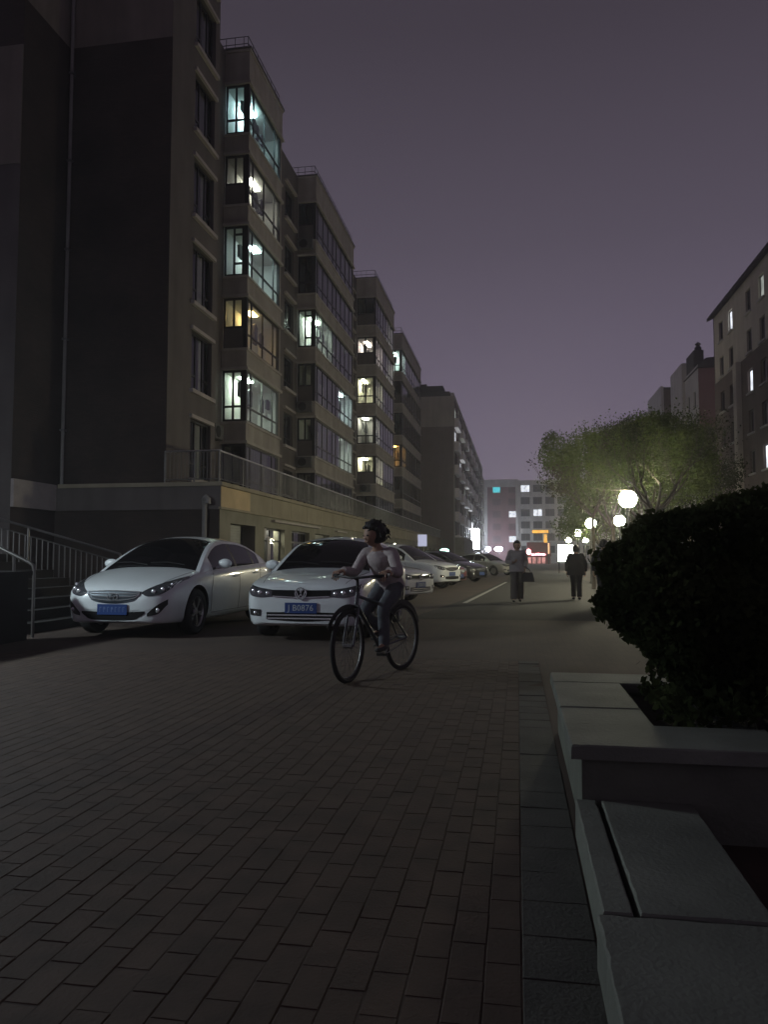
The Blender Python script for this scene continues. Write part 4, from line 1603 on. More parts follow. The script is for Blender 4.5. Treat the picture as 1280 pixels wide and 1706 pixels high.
# ================================================================== stair railings at the left
def railing(label, p0, p1, n, h, posts, split_z=None):
    r = thing('stair_railing', label, 'railing', (p1[0], p1[1], 0), 0, 'steel stair railings')
    a, b = Vector(p0), Vector(p1)
    MB().tube([a, b], .026, 10).build('handrail', ['rail_steel'], r, smooth=True)
    dn = Vector((0, 0, -.16))
    MB().tube([a + dn, b + dn], .014, 6).build('mid_rail', ['rail_steel'], r)
    for i in range(n):
        q = a + (b - a) * ((i + .5) / n)
        MB().tube([q + dn, Vector((q.x, q.y, max(.02, q.z - h)))], .0125, 8).build('bar', ['rail_steel'], r, smooth=True)
    for t in posts:
        q = a + (b - a) * t
        MB().tube([Vector((q.x, q.y, 0)), q], .024, 10).build('post', ['rail_steel'], r, smooth=True)
    return r


railing('long stair railing with closely spaced shiny bars behind the white sedan', (-10.5, 12.15, 2.22), (-7.98, 14.55, 1.20), 34, .9, (0, .5, 1))
r = thing('stair_railing', 'short plain handrail with two posts at the foot of the steps', 'railing', (-6.78, 9.95, 0), 0, 'steel stair railings')
MB().tube([(-8.4, 9.95, 1.74), (-6.86, 9.95, 1.06), (-6.80, 9.95, 1.02), (-6.78, 9.95, .95)], .026, 10).build('handrail', ['rail_steel'], r, smooth=True)
for x, z in ((-6.78, .96), (-7.10, 1.14), (-8.2, 1.64)):
    MB().tube([(x, 9.95, 0), (x, 9.95, z)], .022, 10).build('post', ['rail_steel'], r, smooth=True)
cw = thing('cheek_wall', 'low dark wall at the foot of the steps beside the short handrail', 'wall', (-6.7, 7, 0))
MB().box(-6.86, -6.64, 3.6, 9.62, 0, .88).build('wall', ['steps_dark'], cw)
MB().box(-6.90, -6.60, 3.56, 9.66, .882, .94).build('coping', ['steps_dark'], cw)
stp = thing('stone_steps', 'dark stone steps climbing to the left between the steel railings', 'steps', (-8, 12, 0))
for i in range(8):
    MB().box(-14, -7.15 - .34 * i, 10.1 + .05 * i, 13.6, .15 * i, .15 * (i + 1) - .002).build('step', ['steps_dark'], stp)

# ================================================================== bicycle and rider
BR = RAD(-21.5)
bk = thing('bicycle', 'dark bicycle ridden by the child in front of the white sedan', 'bicycle', (-1.34, 7.32, 0), BR)
wr = .325
fy, ry = -.49, .49


def wheel_mesh():
    t = MB()
    pts = [(0, wr * .955 * math.cos(a), wr * .955 * math.sin(a)) for a in [2 * math.pi * i / 40 for i in range(41)]]
    t.tube(pts, .024, 8)
    me = t.mesh('tyre', ['tyre'])
    me.polygons.foreach_set('use_smooth', [True] * len(me.polygons))
    r_ = MB()
    r_.tube([(0, wr * .89 * math.cos(a), wr * .89 * math.sin(a)) for a in [2 * math.pi * i / 40 for i in range(41)]], .011, 6)
    r_.tube([(-.045, 0, 0), (.045, 0, 0)], .022, 10)
    for i in range(28):
        a = 2 * math.pi * i / 28
        s_ = .03 if i % 2 else -.03
        r_.tube([(s_, .018 * math.cos(a + .6), .018 * math.sin(a + .6)), (0, wr * .88 * math.cos(a), wr * .88 * math.sin(a))], .0016, 3)
    return me, r_.mesh('wheel', ['dull_steel'])


tme, rme = wheel_mesh()
for y in (fy, ry):
    wo = link_mesh('wheel', rme, bk, (0, y, wr))
    link_mesh('tyre', tme, wo)
    if y == fy:
        wo.rotation_euler = (0, 0, RAD(8))
fr = MB()
BB = (0, .05, .27)
HT, HB = (0, -.33, .80), (0, -.37, .64)
STp, SC = (0, .24, .70), (0, ry, wr)
fr.tube([HT, HB], .021, 10)
fr.tube([(0, -.36, .70), BB], .019, 10)
fr.tube([(0, -.335, .77), (0, .225, .64)], .016, 10)
fr.tube([BB, STp], .017, 10)
for s_ in (-1, 1):
    fr.tube([(s_ * .03, .08, .27), (s_ * .055, ry, wr)], .010, 8)
    fr.tube([(s_ * .02, .22, .62), (s_ * .055, ry, wr)], .009, 8)
fr.build('frame', ['bike_paint'], bk, smooth=True, world=False)
fk = MB()
for s_ in (-1, 1):
    fk.tube([(s_ * .05, -.39, .67), (s_ * .055, -.44, .50), (s_ * .055, fy, wr)], [.013, .012, .009], 8)
fk.tube([(-.05, -.385, .675), (.05, -.385, .675)], .015, 8)
fk.build('fork', ['bike_paint'], bk, smooth=True, world=False)
hb = MB()
hb.tube([(0, -.33, .80), (0, -.335, .92)], .014, 8)
hb.tube([(0, -.335, .92), (0, -.39, .94)], .014, 8)
hb.tube([(-.29, -.30, .955), (-.18, -.36, .955), (-.06, -.39, .94), (.06, -.39, .94), (.18, -.36, .955), (.29, -.30, .955)], .012, 10)
ho = hb.build('handlebar', ['trim_black'], bk, smooth=True, world=False)
for s_ in (-1, 1):
    MB().tube([(s_ * .20, -.35, .956), (s_ * .30, -.295, .956)], .018, 10).build('grip', ['tyre'], ho, smooth=True, world=False)
    MB().tube([(s_ * .17, -.39, .945), (s_ * .27, -.37, .93)], .007, 6).build('brake_lever', ['dull_steel'], ho, world=False)
sd = MB()
sd.ell((0, .28, .765), (.085, .14, .035), 16, 8, fn=lambda v: Vector((v.x * (.38 if v.y < 0 else 1) if v.y < .2 else v.x, v.y, v.z if v.z > 0 else v.z * .6)))
sd.build('saddle', ['leather'], bk, smooth=True, world=False)
MB().tube([STp, (0, .265, .745)], .013, 8).build('seat_post', ['dull_steel'], bk, world=False)
cr = MB()
cr.lathe([(.085, .045), (.085, .051), (.06, .051), (.06, .045)], 24, BB, 'x')
CA = RAD(200)
for s_ in (-1, 1):
    a = CA if s_ > 0 else CA + math.pi
    e = (s_ * .075, BB[1] + .155 * math.cos(a), BB[2] + .155 * math.sin(a))
    cr.bar((s_ * .06, BB[1], BB[2]), e, .02, .02, up=(1, 0, 0))
cr.build('crankset', ['dull_steel'], bk, world=False)
PED = {}
for s_ in (-1, 1):
    a = CA if s_ > 0 else CA + math.pi
    e = (s_ * .125, BB[1] + .155 * math.cos(a), BB[2] + .155 * math.sin(a))
    PED[s_] = e
    MB().box(e[0] - .045, e[0] + .045, e[1] - .035, e[1] + .035, e[2] - .012, e[2] + .012).build('pedal', ['trim_black'], bk, world=False)
ch = MB()
ch.tube([(.048, BB[1], BB[2] + .083), (.048, ry, wr + .04)], .005, 4)
ch.tube([(.048, BB[1], BB[2] - .083), (.048, ry, wr - .04)], .005, 4)
ch.build('chain', ['dull_steel'], bk, world=False)
for (y0, a0, a1) in ((fy, 40, 150), (ry, 20, 140)):
    mg = MB()
    prev = None
    for i in range(13):
        a = RAD(a0 + (a1 - a0) * i / 12)
        q = (0, y0 + (wr + .03) * math.cos(a), wr + (wr + .03) * math.sin(a))
        if prev:
            mg.bar(prev, q, .045, .006, up=(1, 0, 0))
        prev = q
    mg.build('mudguard', ['trim_black'], bk, world=False)


# ================================================================== people


def skin(verts, edges, sub_=2):
    """grow a smooth tapering surface round a jointed skeleton; verts = [(pos, radius)]"""
    me = bpy.data.meshes.new('skel')
    me.from_pydata([v[0] for v in verts], edges, [])
    ob = bpy.data.objects.new('skel', me)
    COL.objects.link(ob)
    md = ob.modifiers.new('skin', 'SKIN')
    md.use_smooth_shade = True
    for i, v in enumerate(verts):
        r_ = v[1] if hasattr(v[1], '__len__') else (v[1], v[1])
        me.skin_vertices[0].data[i].radius = r_
        me.skin_vertices[0].data[i].use_root = (i == 0)
    sm = ob.modifiers.new('sub', 'SUBSURF')
    sm.levels = sub_
    res = evaluated(ob)
    mb = MB()
    mb.add([tuple(v.co) for v in res.vertices], [tuple(p_.vertices) for p_ in res.polygons])
    bpy.data.objects.remove(ob)
    bpy.data.meshes.remove(res)
    return mb


def chain(pts, mids=True):
    """[(pos, r)...] -> verts, edges, with a midpoint between joints for an even surface"""
    vs, es = [], []
    for i, (p_, r_) in enumerate(pts):
        vs.append((tuple(p_), r_))
        if i:
            es.append((i - 1, i))
    return vs, es


def add_hand(mb, wrist, direction, palm_n, size, curl):
    """palm, four unequal fingers and a thumb; direction = forearm to fingers, palm_n = out of the palm"""
    d = Vector(direction).normalized()
    n = Vector(palm_n)
    n = (n - d * n.dot(d)).normalized()
    s_ = d.cross(n)
    w = Vector(wrist)
    k = size / .17
    vs = []
    for (t, hw, th) in [(0, .024, .016), (.03, .036, .015), (.075, .040, .012), (.092, .038, .009)]:
        c = w + d * t * k
        for a in range(8):
            an = 2 * math.pi * a / 8
            vs.append(c + s_ * hw * k * math.cos(an) + n * th * k * math.sin(an))
    fs = [(i * 8 + a, i * 8 + (a + 1) % 8, (i + 1) * 8 + (a + 1) % 8, (i + 1) * 8 + a) for i in range(3) for a in range(8)] + [tuple(range(24, 32)), tuple(range(7, -1, -1))]
    mb.add(vs, fs)
    for i, (off, ln_) in enumerate([(-.030, .062), (-.010, .075), (.010, .080), (.029, .070)]):
        b = w + d * .088 * k + s_ * off * k
        dd = d.copy()
        pts = [b]
        for seg, f_ in enumerate((.45, .32, .23)):
            dd = (dd * math.cos(curl) + n * math.sin(curl)).normalized()
            pts.append(pts[-1] + dd * ln_ * f_ * k)
        # keep a consistent bend plane
        mb.tube(pts, [.0088 * k, .0084 * k, .0075 * k, .006 * k], 6)
    b = w + d * .03 * k + s_ * .034 * k
    t1 = (d * .6 + s_ * .7 + n * .35).normalized()
    t2 = (d * .9 + s_ * .15 + n * .5).normalized()
    mb.tube([b, b + t1 * .035 * k, b + t1 * .035 * k + t2 * .03 * k], [.011 * k, .010 * k, .007 * k], 6)


def head_mesh(mb, c, hh, yaw, tilt=0.):
    """hh = head height; face looks to -y before the turn"""
    r = hh / 2
    M = Matrix.Translation(Vector(c)) @ Matrix.Rotation(yaw, 4, 'Z') @ Matrix.Rotation(tilt, 4, 'X')
    h = MB()

    def f(v):
        x, y, z = v
        sx = .72 if z > -.1 else .72 - .30 * (-.1 - z)
        yy = y * .88
        if z < -.1 and y > 0:
            yy *= 1 - .45 * (-z)
        if y < -.5 and -.75 < z < -.2:
            yy -= .04
        return Vector((x * sx, yy, z))
    h.ell((0, 0, 0), (r, r, r), 20, 16, fn=f)
    h.add([(-.10 * r, -.84 * r, .02 * r), (.10 * r, -.84 * r, .02 * r), (.17 * r, -.84 * r, -.28 * r), (-.17 * r, -.84 * r, -.28 * r), (0, -1.10 * r, -.24 * r)],
          [(0, 1, 4), (1, 2, 4), (2, 3, 4), (3, 0, 4)])
    for s_ in (-1, 1):
        h.ell((s_ * .74 * r, .05 * r, -.05 * r), (.07 * r, .16 * r, .25 * r), 8, 6)
    h.tube([(-.22 * r, -.80 * r, -.50 * r), (0, -.89 * r, -.49 * r), (.22 * r, -.80 * r, -.50 * r)], .05 * r, 6)
    h.xf(M)
    mb.add(h.v, h.f)
    return M, r


def hair_mesh(M, r, style):
    h = MB()

    def f(v):
        x, y, z = v
        k = 1.0
        if style == 'bob':
            if z < -.35:
                k = 1.0
        zz = z
        yy = y * .94
        fz_ = min(1, max(0, (.52 - z) / .35)) * min(1, max(0, (-.05 - y) / .3))     # keep the face free
        yy = yy * (1 - .48 * fz_)
        x *= 1 - .14 * fz_
        if z < -.55:
            zz = -.55 - (abs(z) - .55) * (1.3 if style == 'bob' else .3)
        return Vector((x * .83, yy + .06, zz * 1.06 + .06))
    kk_ = 1.13 if style == 'messy' else 1.07
    h.ell((0, 0, 0), (r * kk_, r * kk_, r * kk_), 24, 20, fn=f)
    if style == 'bun':
        h.ell((0, .95 * r, .25 * r), (.38 * r, .36 * r, .38 * r), 12, 8)
    if style == 'messy':
        q = random.Random(3)
        for i in range(90):
            a, e = q.uniform(0, 2 * math.pi), q.uniform(-.3, 1.5)
            v = Vector((math.cos(a) * math.cos(e) * .86, math.sin(a) * math.cos(e) * .98 + .1, math.sin(e) * 1.06)) * r * 1.06
            if v.y < -.3 * r and v.z < .5 * r:
                continue
            h.tube([v, v * 1.10 + Vector((q.uniform(-.1, .1), q.uniform(-.1, .1), q.uniform(-.12, .05))) * r, v * 1.16 + Vector((q.uniform(-.2, .2), q.uniform(-.2, .2), q.uniform(-.3, -.05))) * r], [.14 * r, .10 * r, .02 * r], 5)
    h.xf(M)
    return h


def loft(mb, rings, n=20):
    """stack of ellipses along a spine lying in the y-z plane"""
    P, RX_, RY_ = [], [], []
    for i in range(len(rings) - 1):
        for k in range(3):
            t = k / 3
            P.append(rings[i][0].lerp(rings[i + 1][0], t))
            u_ = t * t * (3 - 2 * t)
            RX_.append(rings[i][1] + (rings[i + 1][1] - rings[i][1]) * u_)
            RY_.append(rings[i][2] + (rings[i + 1][2] - rings[i][2]) * u_)
    P.append(rings[-1][0])
    RX_.append(rings[-1][1])
    RY_.append(rings[-1][2])
    vs, fs = [], []
    for i, p_ in enumerate(P):
        d = (P[min(i + 1, len(P) - 1)] - P[max(i - 1, 0)]).normalized()
        b = d.cross(Vector((1, 0, 0))).normalized()
        for k in range(n):
            a = 2 * math.pi * k / n
            w_ = 1 + .022 * math.sin(3 * a + i * .9) + .015 * math.sin(7 * a - i * 1.7)
            vs.append(p_ + Vector((1, 0, 0)) * RX_[i] * math.cos(a) * w_ + b * RY_[i] * math.sin(a) * w_)
    for i in range(len(P) - 1):
        for k in range(n):
            fs.append((i * n + k, i * n + (k + 1) % n, (i + 1) * n + (k + 1) % n, (i + 1) * n + k))
    fs.append(tuple(range(n - 1, -1, -1)))
    fs.append(tuple((len(P) - 1) * n + k for k in range(n)))
    mb.add(vs, fs)


def limb(mb, pts):
    """smooth tapering sleeve or trouser leg with slight folds"""
    P = [pts[0]] + pts + [pts[-1]]
    path, rad = [], []
    for i in range(1, len(P) - 2):
        for k in range(4):
            t = k / 4
            f = lambda a, b, c, d: .5 * (2 * b + (c - a) * t + (2 * a - 5 * b + 4 * c - d) * t * t + (3 * b - a - 3 * c + d) * t ** 3)
            path.append(f(P[i - 1][0], P[i][0], P[i + 1][0], P[i + 2][0]))
            r_ = P[i][1] + (P[i + 1][1] - P[i][1]) * t
            rad.append(r_ * (1 + .03 * math.sin(len(rad) * 2.1)))
    path.append(pts[-1][0])
    rad.append(pts[-1][1])
    mb.tube(path, rad, 14)


def make_person(loc, rotz, label, J, R_, mats, head_h, hair, yaw=0., tilt=0., hands=None, coat_len=None, group=None, sleeves=True):
    """J: joint positions, R_: (torso scale, limb scale); mats: skin garments"""
    t = thing('person', label, 'person', loc, rotz, group)
    ts, ls = R_
    pel, spi, che, nek, hd = [Vector(J[k]) for k in ('pelvis', 'spine', 'chest', 'neck', 'head')]
    vs = [(pel, (.095 * ts, .075 * ts)), (spi, (.088 * ts, .066 * ts)), (che, (.10 * ts, .07 * ts)), (nek, .05 * ls), (hd, .05 * ls)]
    es = [(0, 1), (1, 2), (2, 3), (3, 4)]
    for s_ in ('l', 'r'):
        b = len(vs)
        sh, el, wr_ = Vector(J['sh_' + s_]), Vector(J['el_' + s_]), Vector(J['wr_' + s_])
        vs += [(sh, .05 * ls), (sh.lerp(el, .5), .043 * ls), (el, .036 * ls), (el.lerp(wr_, .5), .033 * ls), (wr_, .024 * ls)]
        es += [(2, b), (b, b + 1), (b + 1, b + 2), (b + 2, b + 3), (b + 3, b + 4)]
        b = len(vs)
        hp, kn, an, to = Vector(J['hp_' + s_]), Vector(J['kn_' + s_]), Vector(J['an_' + s_]), Vector(J['to_' + s_])
        vs += [(hp, .058 * ls), (hp.lerp(kn, .5), .055 * ls), (kn, .045 * ls), (kn.lerp(an, .4), .048 * ls), (an, .034 * ls), (to, .03 * ls)]
        es += [(0, b), (b, b + 1), (b + 1, b + 2), (b + 2, b + 3), (b + 3, b + 4), (b + 4, b + 5)]
    body = skin([(tuple(v), r_) for v, r_ in vs], es)
    M, hr = head_mesh(body, hd, head_h, yaw, tilt)
    for s_ in ('l', 'r'):
        wr_, el = Vector(J['wr_' + s_]), Vector(J['el_' + s_])
        dr, pn, cu = (hands or {}).get(s_, (wr_ - el, (1 if s_ == 'r' else -1, 0, 0), .35))
        add_hand(body, wr_, dr, pn, head_h * .8, cu)
    bo = body.build('body', ['skin'], t, smooth=True, world=False, angle=70)
    hair_mesh(M, hr, hair).build('hair', ['hair'], t, smooth=True, world=False, angle=80)
    for s_ in (-1, 1):
        c = M @ Vector((s_ * .30 * hr, -.80 * hr, .02 * hr))
        MB().ell(c, (.10 * hr, .07 * hr, .07 * hr), 10, 6).build('eye', ['trim_black'], bo, smooth=True, world=False)
    # top: lofted torso with sleeves
    fr_ = Vector((0, -.01, 0))
    rings = []
    if coat_len:
        rings.append((pel + Vector((0, 0, -coat_len)), .195 * ts, .155 * ts))
    rings += [(pel + Vector((0, 0, -.03)), .178 * ts, .138 * ts), (pel.lerp(spi, .5), .168 * ts, .128 * ts), (spi, .160 * ts, .122 * ts), (spi.lerp(che, .5), .166 * ts, .124 * ts), (che, .176 * ts, .124 * ts),
              (che.lerp(nek, .45), .160 * ts, .105 * ts), (che.lerp(nek, .68), .115 * ts, .082 * ts), (che.lerp(nek, .88), .068 * ts, .064 * ts)]
    tp_ = MB()
    loft(tp_, rings)
    for s_ in ('l', 'r'):
        sh, el, wr_ = Vector(J['sh_' + s_]), Vector(J['el_' + s_]), Vector(J['wr_' + s_])
        inn = sh.lerp(che, .45) + Vector((0, 0, .01))
        end = el.lerp(wr_, .96) if sleeves else el
        limb(tp_, [(inn, .070 * ls), (sh, .070 * ls), (sh.lerp(el, .5), .064 * ls), (el, .058 * ls), (el.lerp(end, .5), .053 * ls), (end, .044 * ls)])
    tp_.build('top', [mats['top']], t, smooth=True, world=False, angle=80)
    tr_ = MB()
    fl = mats.get('flare', 1.)
    loft(tr_, [(pel + Vector((0, 0, -.13)), .10 * ts, .10 * ts), (pel + Vector((0, 0, -.07)), .150 * ts, .125 * ts), (pel, .156 * ts, .13 * ts), (pel.lerp(spi, .45), .148 * ts, .115 * ts)])
    for s_ in ('l', 'r'):
        hp, kn, an = Vector(J['hp_' + s_]), Vector(J['kn_' + s_]), Vector(J['an_' + s_])
        limb(tr_, [(hp + Vector((0, 0, .03)), .095 * ls), (hp.lerp(kn, .25), .098 * ls), (hp.lerp(kn, .6), .084 * ls), (kn, .070 * ls * (1 + (fl - 1) * .5)), (kn.lerp(an, .5), .066 * ls * fl), (kn.lerp(an, 1.0), .060 * ls * fl)])
    tr_.build('trousers', [mats['trousers']], t, smooth=True, world=False, angle=80)
    for s_ in ('l', 'r'):
        an, to = Vector(J['an_' + s_]), Vector(J['to_' + s_])
        he = an - (to - an).normalized() * .03
        he.z = min(an.z, to.z + .02)
        sh_ = skin([(tuple(he), (.040 * ls, .036 * ls)), (tuple(he.lerp(to, .5)), (.045 * ls, .036 * ls)), (tuple(to), (.042 * ls, .026 * ls)), (tuple(to + (to - he).normalized() * .04), (.030 * ls, .02 * ls))], [(0, 1), (1, 2), (2, 3)])
        sh_.build('shoe', [mats['shoe']], t, smooth=True, world=False, angle=80)
    return t


# rider: seated, leaning to the bars, head turned up the street
hipz = .83
rj = dict(pelvis=(0, .27, hipz + .03), spine=(0, .20, .96), chest=(0, .07, 1.12), neck=(0, .01, 1.215), head=(-.01, -.03, 1.345),
          sh_l=(.145, .05, 1.165), sh_r=(-.145, .05, 1.165), el_l=(.25, -.01, .985), el_r=(-.25, -.01, .985), wr_l=(.255, -.205, 1.0), wr_r=(-.255, -.205, 1.0),
          hp_l=(.075, .24, hipz - .01), hp_r=(-.075, .24, hipz - .01))
for s_, nm in ((1, 'l'), (-1, 'r')):
    e = PED[s_]
    an = Vector((s_ * .105, e[1] + .07, e[2] + .085))
    hp = Vector(rj['hp_' + nm])
    mid = (hp + an) / 2
    ln_ = (hp - an).length
    half = .345
    k_ = math.sqrt(max(.01, half ** 2 - (ln_ / 2) ** 2))
    dr = (an - hp).normalized()
    fwd = Vector((0, -1, 0))
    fwd = (fwd - dr * fwd.dot(dr)).normalized()
    kn = mid + fwd * k_ + Vector((s_ * .03, 0, 0))
    rj['kn_' + nm] = tuple(kn)
    rj['an_' + nm] = tuple(an)
    rj['to_' + nm] = (s_ * .115, e[1] - .06, e[2] + .045)
hnd = {'l': ((.05, -1, -.12), (0, 0, -1), .95), 'r': ((-.05, -1, -.12), (0, 0, -1), .95)}
make_person((-1.34, 7.32, 0), BR, 'child in a pale top and dark grey trousers riding the dark bicycle', rj, (.86, .88),
            dict(top='shirt_grey', trousers='jeans_grey', shoe='shoe'), .235, 'messy', yaw=RAD(-28), tilt=RAD(6), hands=hnd)

# walker with handbag, coming towards us
k = 1.56 / 1.6


def sc(J, k):
    return {a: tuple(c * k for c in b) for a, b in J.items()}


w1 = dict(pelvis=(0, 0, .90), spine=(0, .0, 1.05), chest=(0, -.01, 1.22), neck=(0, -.02, 1.37), head=(0, -.04, 1.49),
          sh_l=(.165, 0, 1.30), sh_r=(-.165, 0, 1.30), el_l=(.24, .05, 1.06), el_r=(-.25, .04, 1.06), wr_l=(.20, -.10, .90), wr_r=(-.12, -.17, 1.02),
          hp_l=(.085, 0, .86), hp_r=(-.085, 0, .86), kn_l=(.085, .05, .47), kn_r=(-.095, -.10, .48), an_l=(.085, .22, .10), an_r=(-.10, -.10, .08), to_l=(.09, .10, .03), to_r=(-.11, -.23, .035))
p1 = make_person((0.0, 20.1, 0), RAD(4), 'walker in a pale loose top and dark wide trousers carrying a black bag', sc(w1, k), (1.12, 1.05),
                 dict(top='cream_top', trousers='brown_trousers', shoe='shoe', flare=1.35), .225, 'bob', tilt=RAD(8), coat_len=.10, hands={'r': ((.5, -.6, .3), (.2, -.2, 1), .5), 'l': ((-.05, -.2, -1), (-1, 0, 0), .6)})
bag = thing('handbag', 'black handbag hanging at the side of the walker in the pale top', 'bag', (.22, 20.0, .5))
mb = MB()
prof = [(-.16, -.055, .52), (.16, .055, .52), (-.15, -.05, .62), (.15, .05, .62), (-.11, -.03, .76), (.11, .03, .76)]
vs = []
for i in range(0, 6, 2):
    a, b = prof[i], prof[i + 1]
    z = a[2]
    vs += [(.27 + a[0], 20.0 + a[1], z), (.27 + b[0], 20.0 + a[1], z), (.27 + b[0], 20.0 + b[1], z), (.27 + a[0], 20.0 + b[1], z)]
mb.add(vs, [(0, 3, 2, 1), (8, 9, 10, 11)] + [(r_ * 4 + c_, r_ * 4 + (c_ + 1) % 4, r_ * 4 + 4 + (c_ + 1) % 4, r_ * 4 + 4 + c_) for r_ in range(2) for c_ in range(4)])
mb.build('pouch', ['leather'], bag)
MB().tube([(.19, 20.0, .75), (.20, 20.0, .84), (.235, 19.99, .87), (.30, 20.0, .84), (.34, 20.0, .75)], .009, 6).build('strap', ['leather'], bag)

w2 = dict(w1)
w2.update(wr_l=(.27, -.02, .84), el_l=(.26, .05, 1.08), wr_r=(-.27, -.03, .84), el_r=(-.26, .05, 1.08), kn_l=(.08, -.03, .47), kn_r=(-.08, .02, .47), an_l=(.08, .0, .09), an_r=(-.08, .12, .09), to_l=(.09, -.12, .03), to_r=(-.09, .0, .03))
make_person((1.58, 21.5, 0), RAD(180), 'person in a black coat walking away near the globe lamps', sc(w2, 1.46 / 1.6), (1.28, 1.05),
            dict(top='coat_black', trousers='coat_black', shoe='shoe'), .215, 'short', coat_len=.16)
w3 = dict(w1)
w3.update(wr_l=(.25, -.06, .86), el_l=(.24, .05, 1.08), wr_r=(-.24, .05, .85), el_r=(-.24, .04, 1.08))
make_person((2.0, 18.6, 0), RAD(172), 'dark-dressed person half hidden behind the clipped shrub', sc(w3, 1.55 / 1.6), (1.12, 1.0),
            dict(top='coat_black', trousers='coat_black', shoe='shoe'), .22, 'short', coat_len=.12)

# ================================================================== globe lamps
def globe_lamp(x, y, z, label, r=.22, m='globe_light', grp='globe lamps along the garden side'):
    t = thing('globe_lamp', label, 'street lamp', (x, y, 0), 0, grp)
    MB().lathe([(.10, 0), (.10, .06), (.06, .12), (.045, .3), (.038, z - r - .12), (.06, z - r - .10), (.06, z - r - .02), (.001, z - r)], 14).build('post', ['lamp_post'], t, smooth=True, world=False)
    MB().lathe([(.001, z - r - .0), (.11, z - r + .0), (.12, z - r + .035), (.06, z - r + .04)], 16).build('collar', ['lamp_post'], t, smooth=True, world=False)
    MB().ell((0, 0, z), (r, r, r), 24, 14).build('globe', [m], t, smooth=True, world=False)


globe_lamp(3.38, 24.5, 2.93, 'largest glowing globe lamp standing just past the clipped shrub', r=.27)
globe_lamp(4.18, 32.8, 2.65, 'glowing globe lamp peeping over the shrub beneath the tree crown')
globe_lamp(3.22, 34.9, 2.65, 'glowing globe lamp on the street side of the trees, third along')
globe_lamp(3.65, 48.0, 2.65, 'glowing globe lamp above the bright white light box')
globe_lamp(4.35, 67.2, 2.65, 'small far globe lamp nearest the end of the street')
globe_lamp(5.75, 67.4, 2.65, 'small far globe lamp to the garden side of its neighbour')
globe_lamp(-10.5, 6.6, 4.1, 'tall cool-white lamp at the foot of the steps, hooded by an added shade', r=.30, m='left_lamp_light', grp='cool lamps by the apartment entrance')
hood_root = [o for o in COL.objects if o.name.startswith('globe_lamp') and o.parent is None and 'hooded' in o.get('label', '')][0]
MB().lathe([(.001, 4.47), (.20, 4.44), (.34, 4.34), (.44, 4.20), (.52, 4.08), (.535, 4.08), (.45, 4.22), (.35, 4.37), (.21, 4.47), (.001, 4.50)], 24).build('hood', ['lamp_post'], hood_root, smooth=True, world=False)  # hood added to keep lamp light out of the haze before the gable

# ================================================================== signs and shop lights
lb = thing('light_box', 'bright white advertising light box behind the walker in black', 'sign', (3.5, 58, 0))
MB().box(2.92, 4.12, 57.92, 58.1, .82, 2.16).build('casing', ['frame_dark'], lb)
MB().box(2.97, 4.07, 57.90, 57.918, .87, 2.11).build('panel', ['box_white'], lb)
for x in (3.05, 3.95):
    MB().tube([(x, 58, 0), (x, 58, .85)], .04, 8).build('leg', ['lamp_post'], lb)
aw = MB()
prev = None
for i in range(13):
    a = RAD(165 - 110 * i / 12)
    q = Vector((4.15 + 1.0 * math.cos(a), 57.6, 2.2 + 1.2 * math.sin(a)))
    if prev is not None:
        aw.add([prev, q, q + Vector((0, 1.0, 0)), prev + Vector((0, 1.0, 0)), prev + Vector((0, 0, .05)), q + Vector((0, 0, .05)), q + Vector((0, 1, .05)), prev + Vector((0, 1, .05))], [(0, 1, 2, 3), (7, 6, 5, 4), (0, 4, 5, 1), (2, 6, 7, 3)])
    prev = q
tag(aw.build('curved_awning', ['shutter'], None), 'small arched canopy above the white light box', 'awning')

kb = thing('notice_board', 'narrow pale notice board beside the white light box', 'sign', (5.0, 52, 0))
MB().box(4.72, 5.05, 51.95, 52.02, .7, 2.1).build('board', ['white_wall'], kb)
MB().box(4.86, 4.92, 51.96, 52.01, 0, .7).build('leg', ['lamp_post'], kb)

ps = thing('projecting_sign', 'pale lilac lit sign board projecting from the shop row', 'sign', (-8.3, 68, 2.2))
MB().box(-8.72, -7.86, 67.95, 68.05, 2.15, 3.25).build('casing', ['frame_grey'], ps)
MB().box(-8.69, -7.89, 67.93, 67.948, 2.18, 3.22).build('panel', ['sign_pale'], ps)
gs = thing('projecting_sign', 'small round-cornered pale green lit sign near the end of the shop row', 'sign', (-7, 75.2, 1.6))
MB().ell((-7.0, 75.2, 1.85), (.46, .08, .24), 20, 10).build('panel', ['sign_green'], gs, smooth=True)
MB().box(-8.74, -7.4, 75.17, 75.23, 1.83, 1.88).build('bracket', ['frame_grey'], gs)
vs_ = thing('vertical_sign', 'tall bright white vertical shop sign on the far brown block', 'sign', (-6.3, 122, 2.4))
MB().box(-7.38, -5.75, 121.9, 122.1, 2.5, 5.8).build('casing', ['frame_grey'], vs_)
MB().box(-7.0, -5.85, 121.87, 121.898, 2.6, 5.7).build('panel', ['sign_white'], vs_)
for x, lab in ((-6.2, 'small bright shop lamp at the far end of the street'), (-4.0, 'wide bright shop lamp beside the smaller one at the street end')):
    t = thing('shop_lamp', lab, 'lamp', (x, 170, 0))
    MB().ell((x, 170, 3.1), (.55 if x < -5 else .85, .3, .5), 16, 10).build('bulb', ['shop_lamp_light'], t, smooth=True)
    MB().tube([(x, 170.2, 0), (x, 170.2, 2.8)], .06, 8).build('post', ['lamp_post'], t)

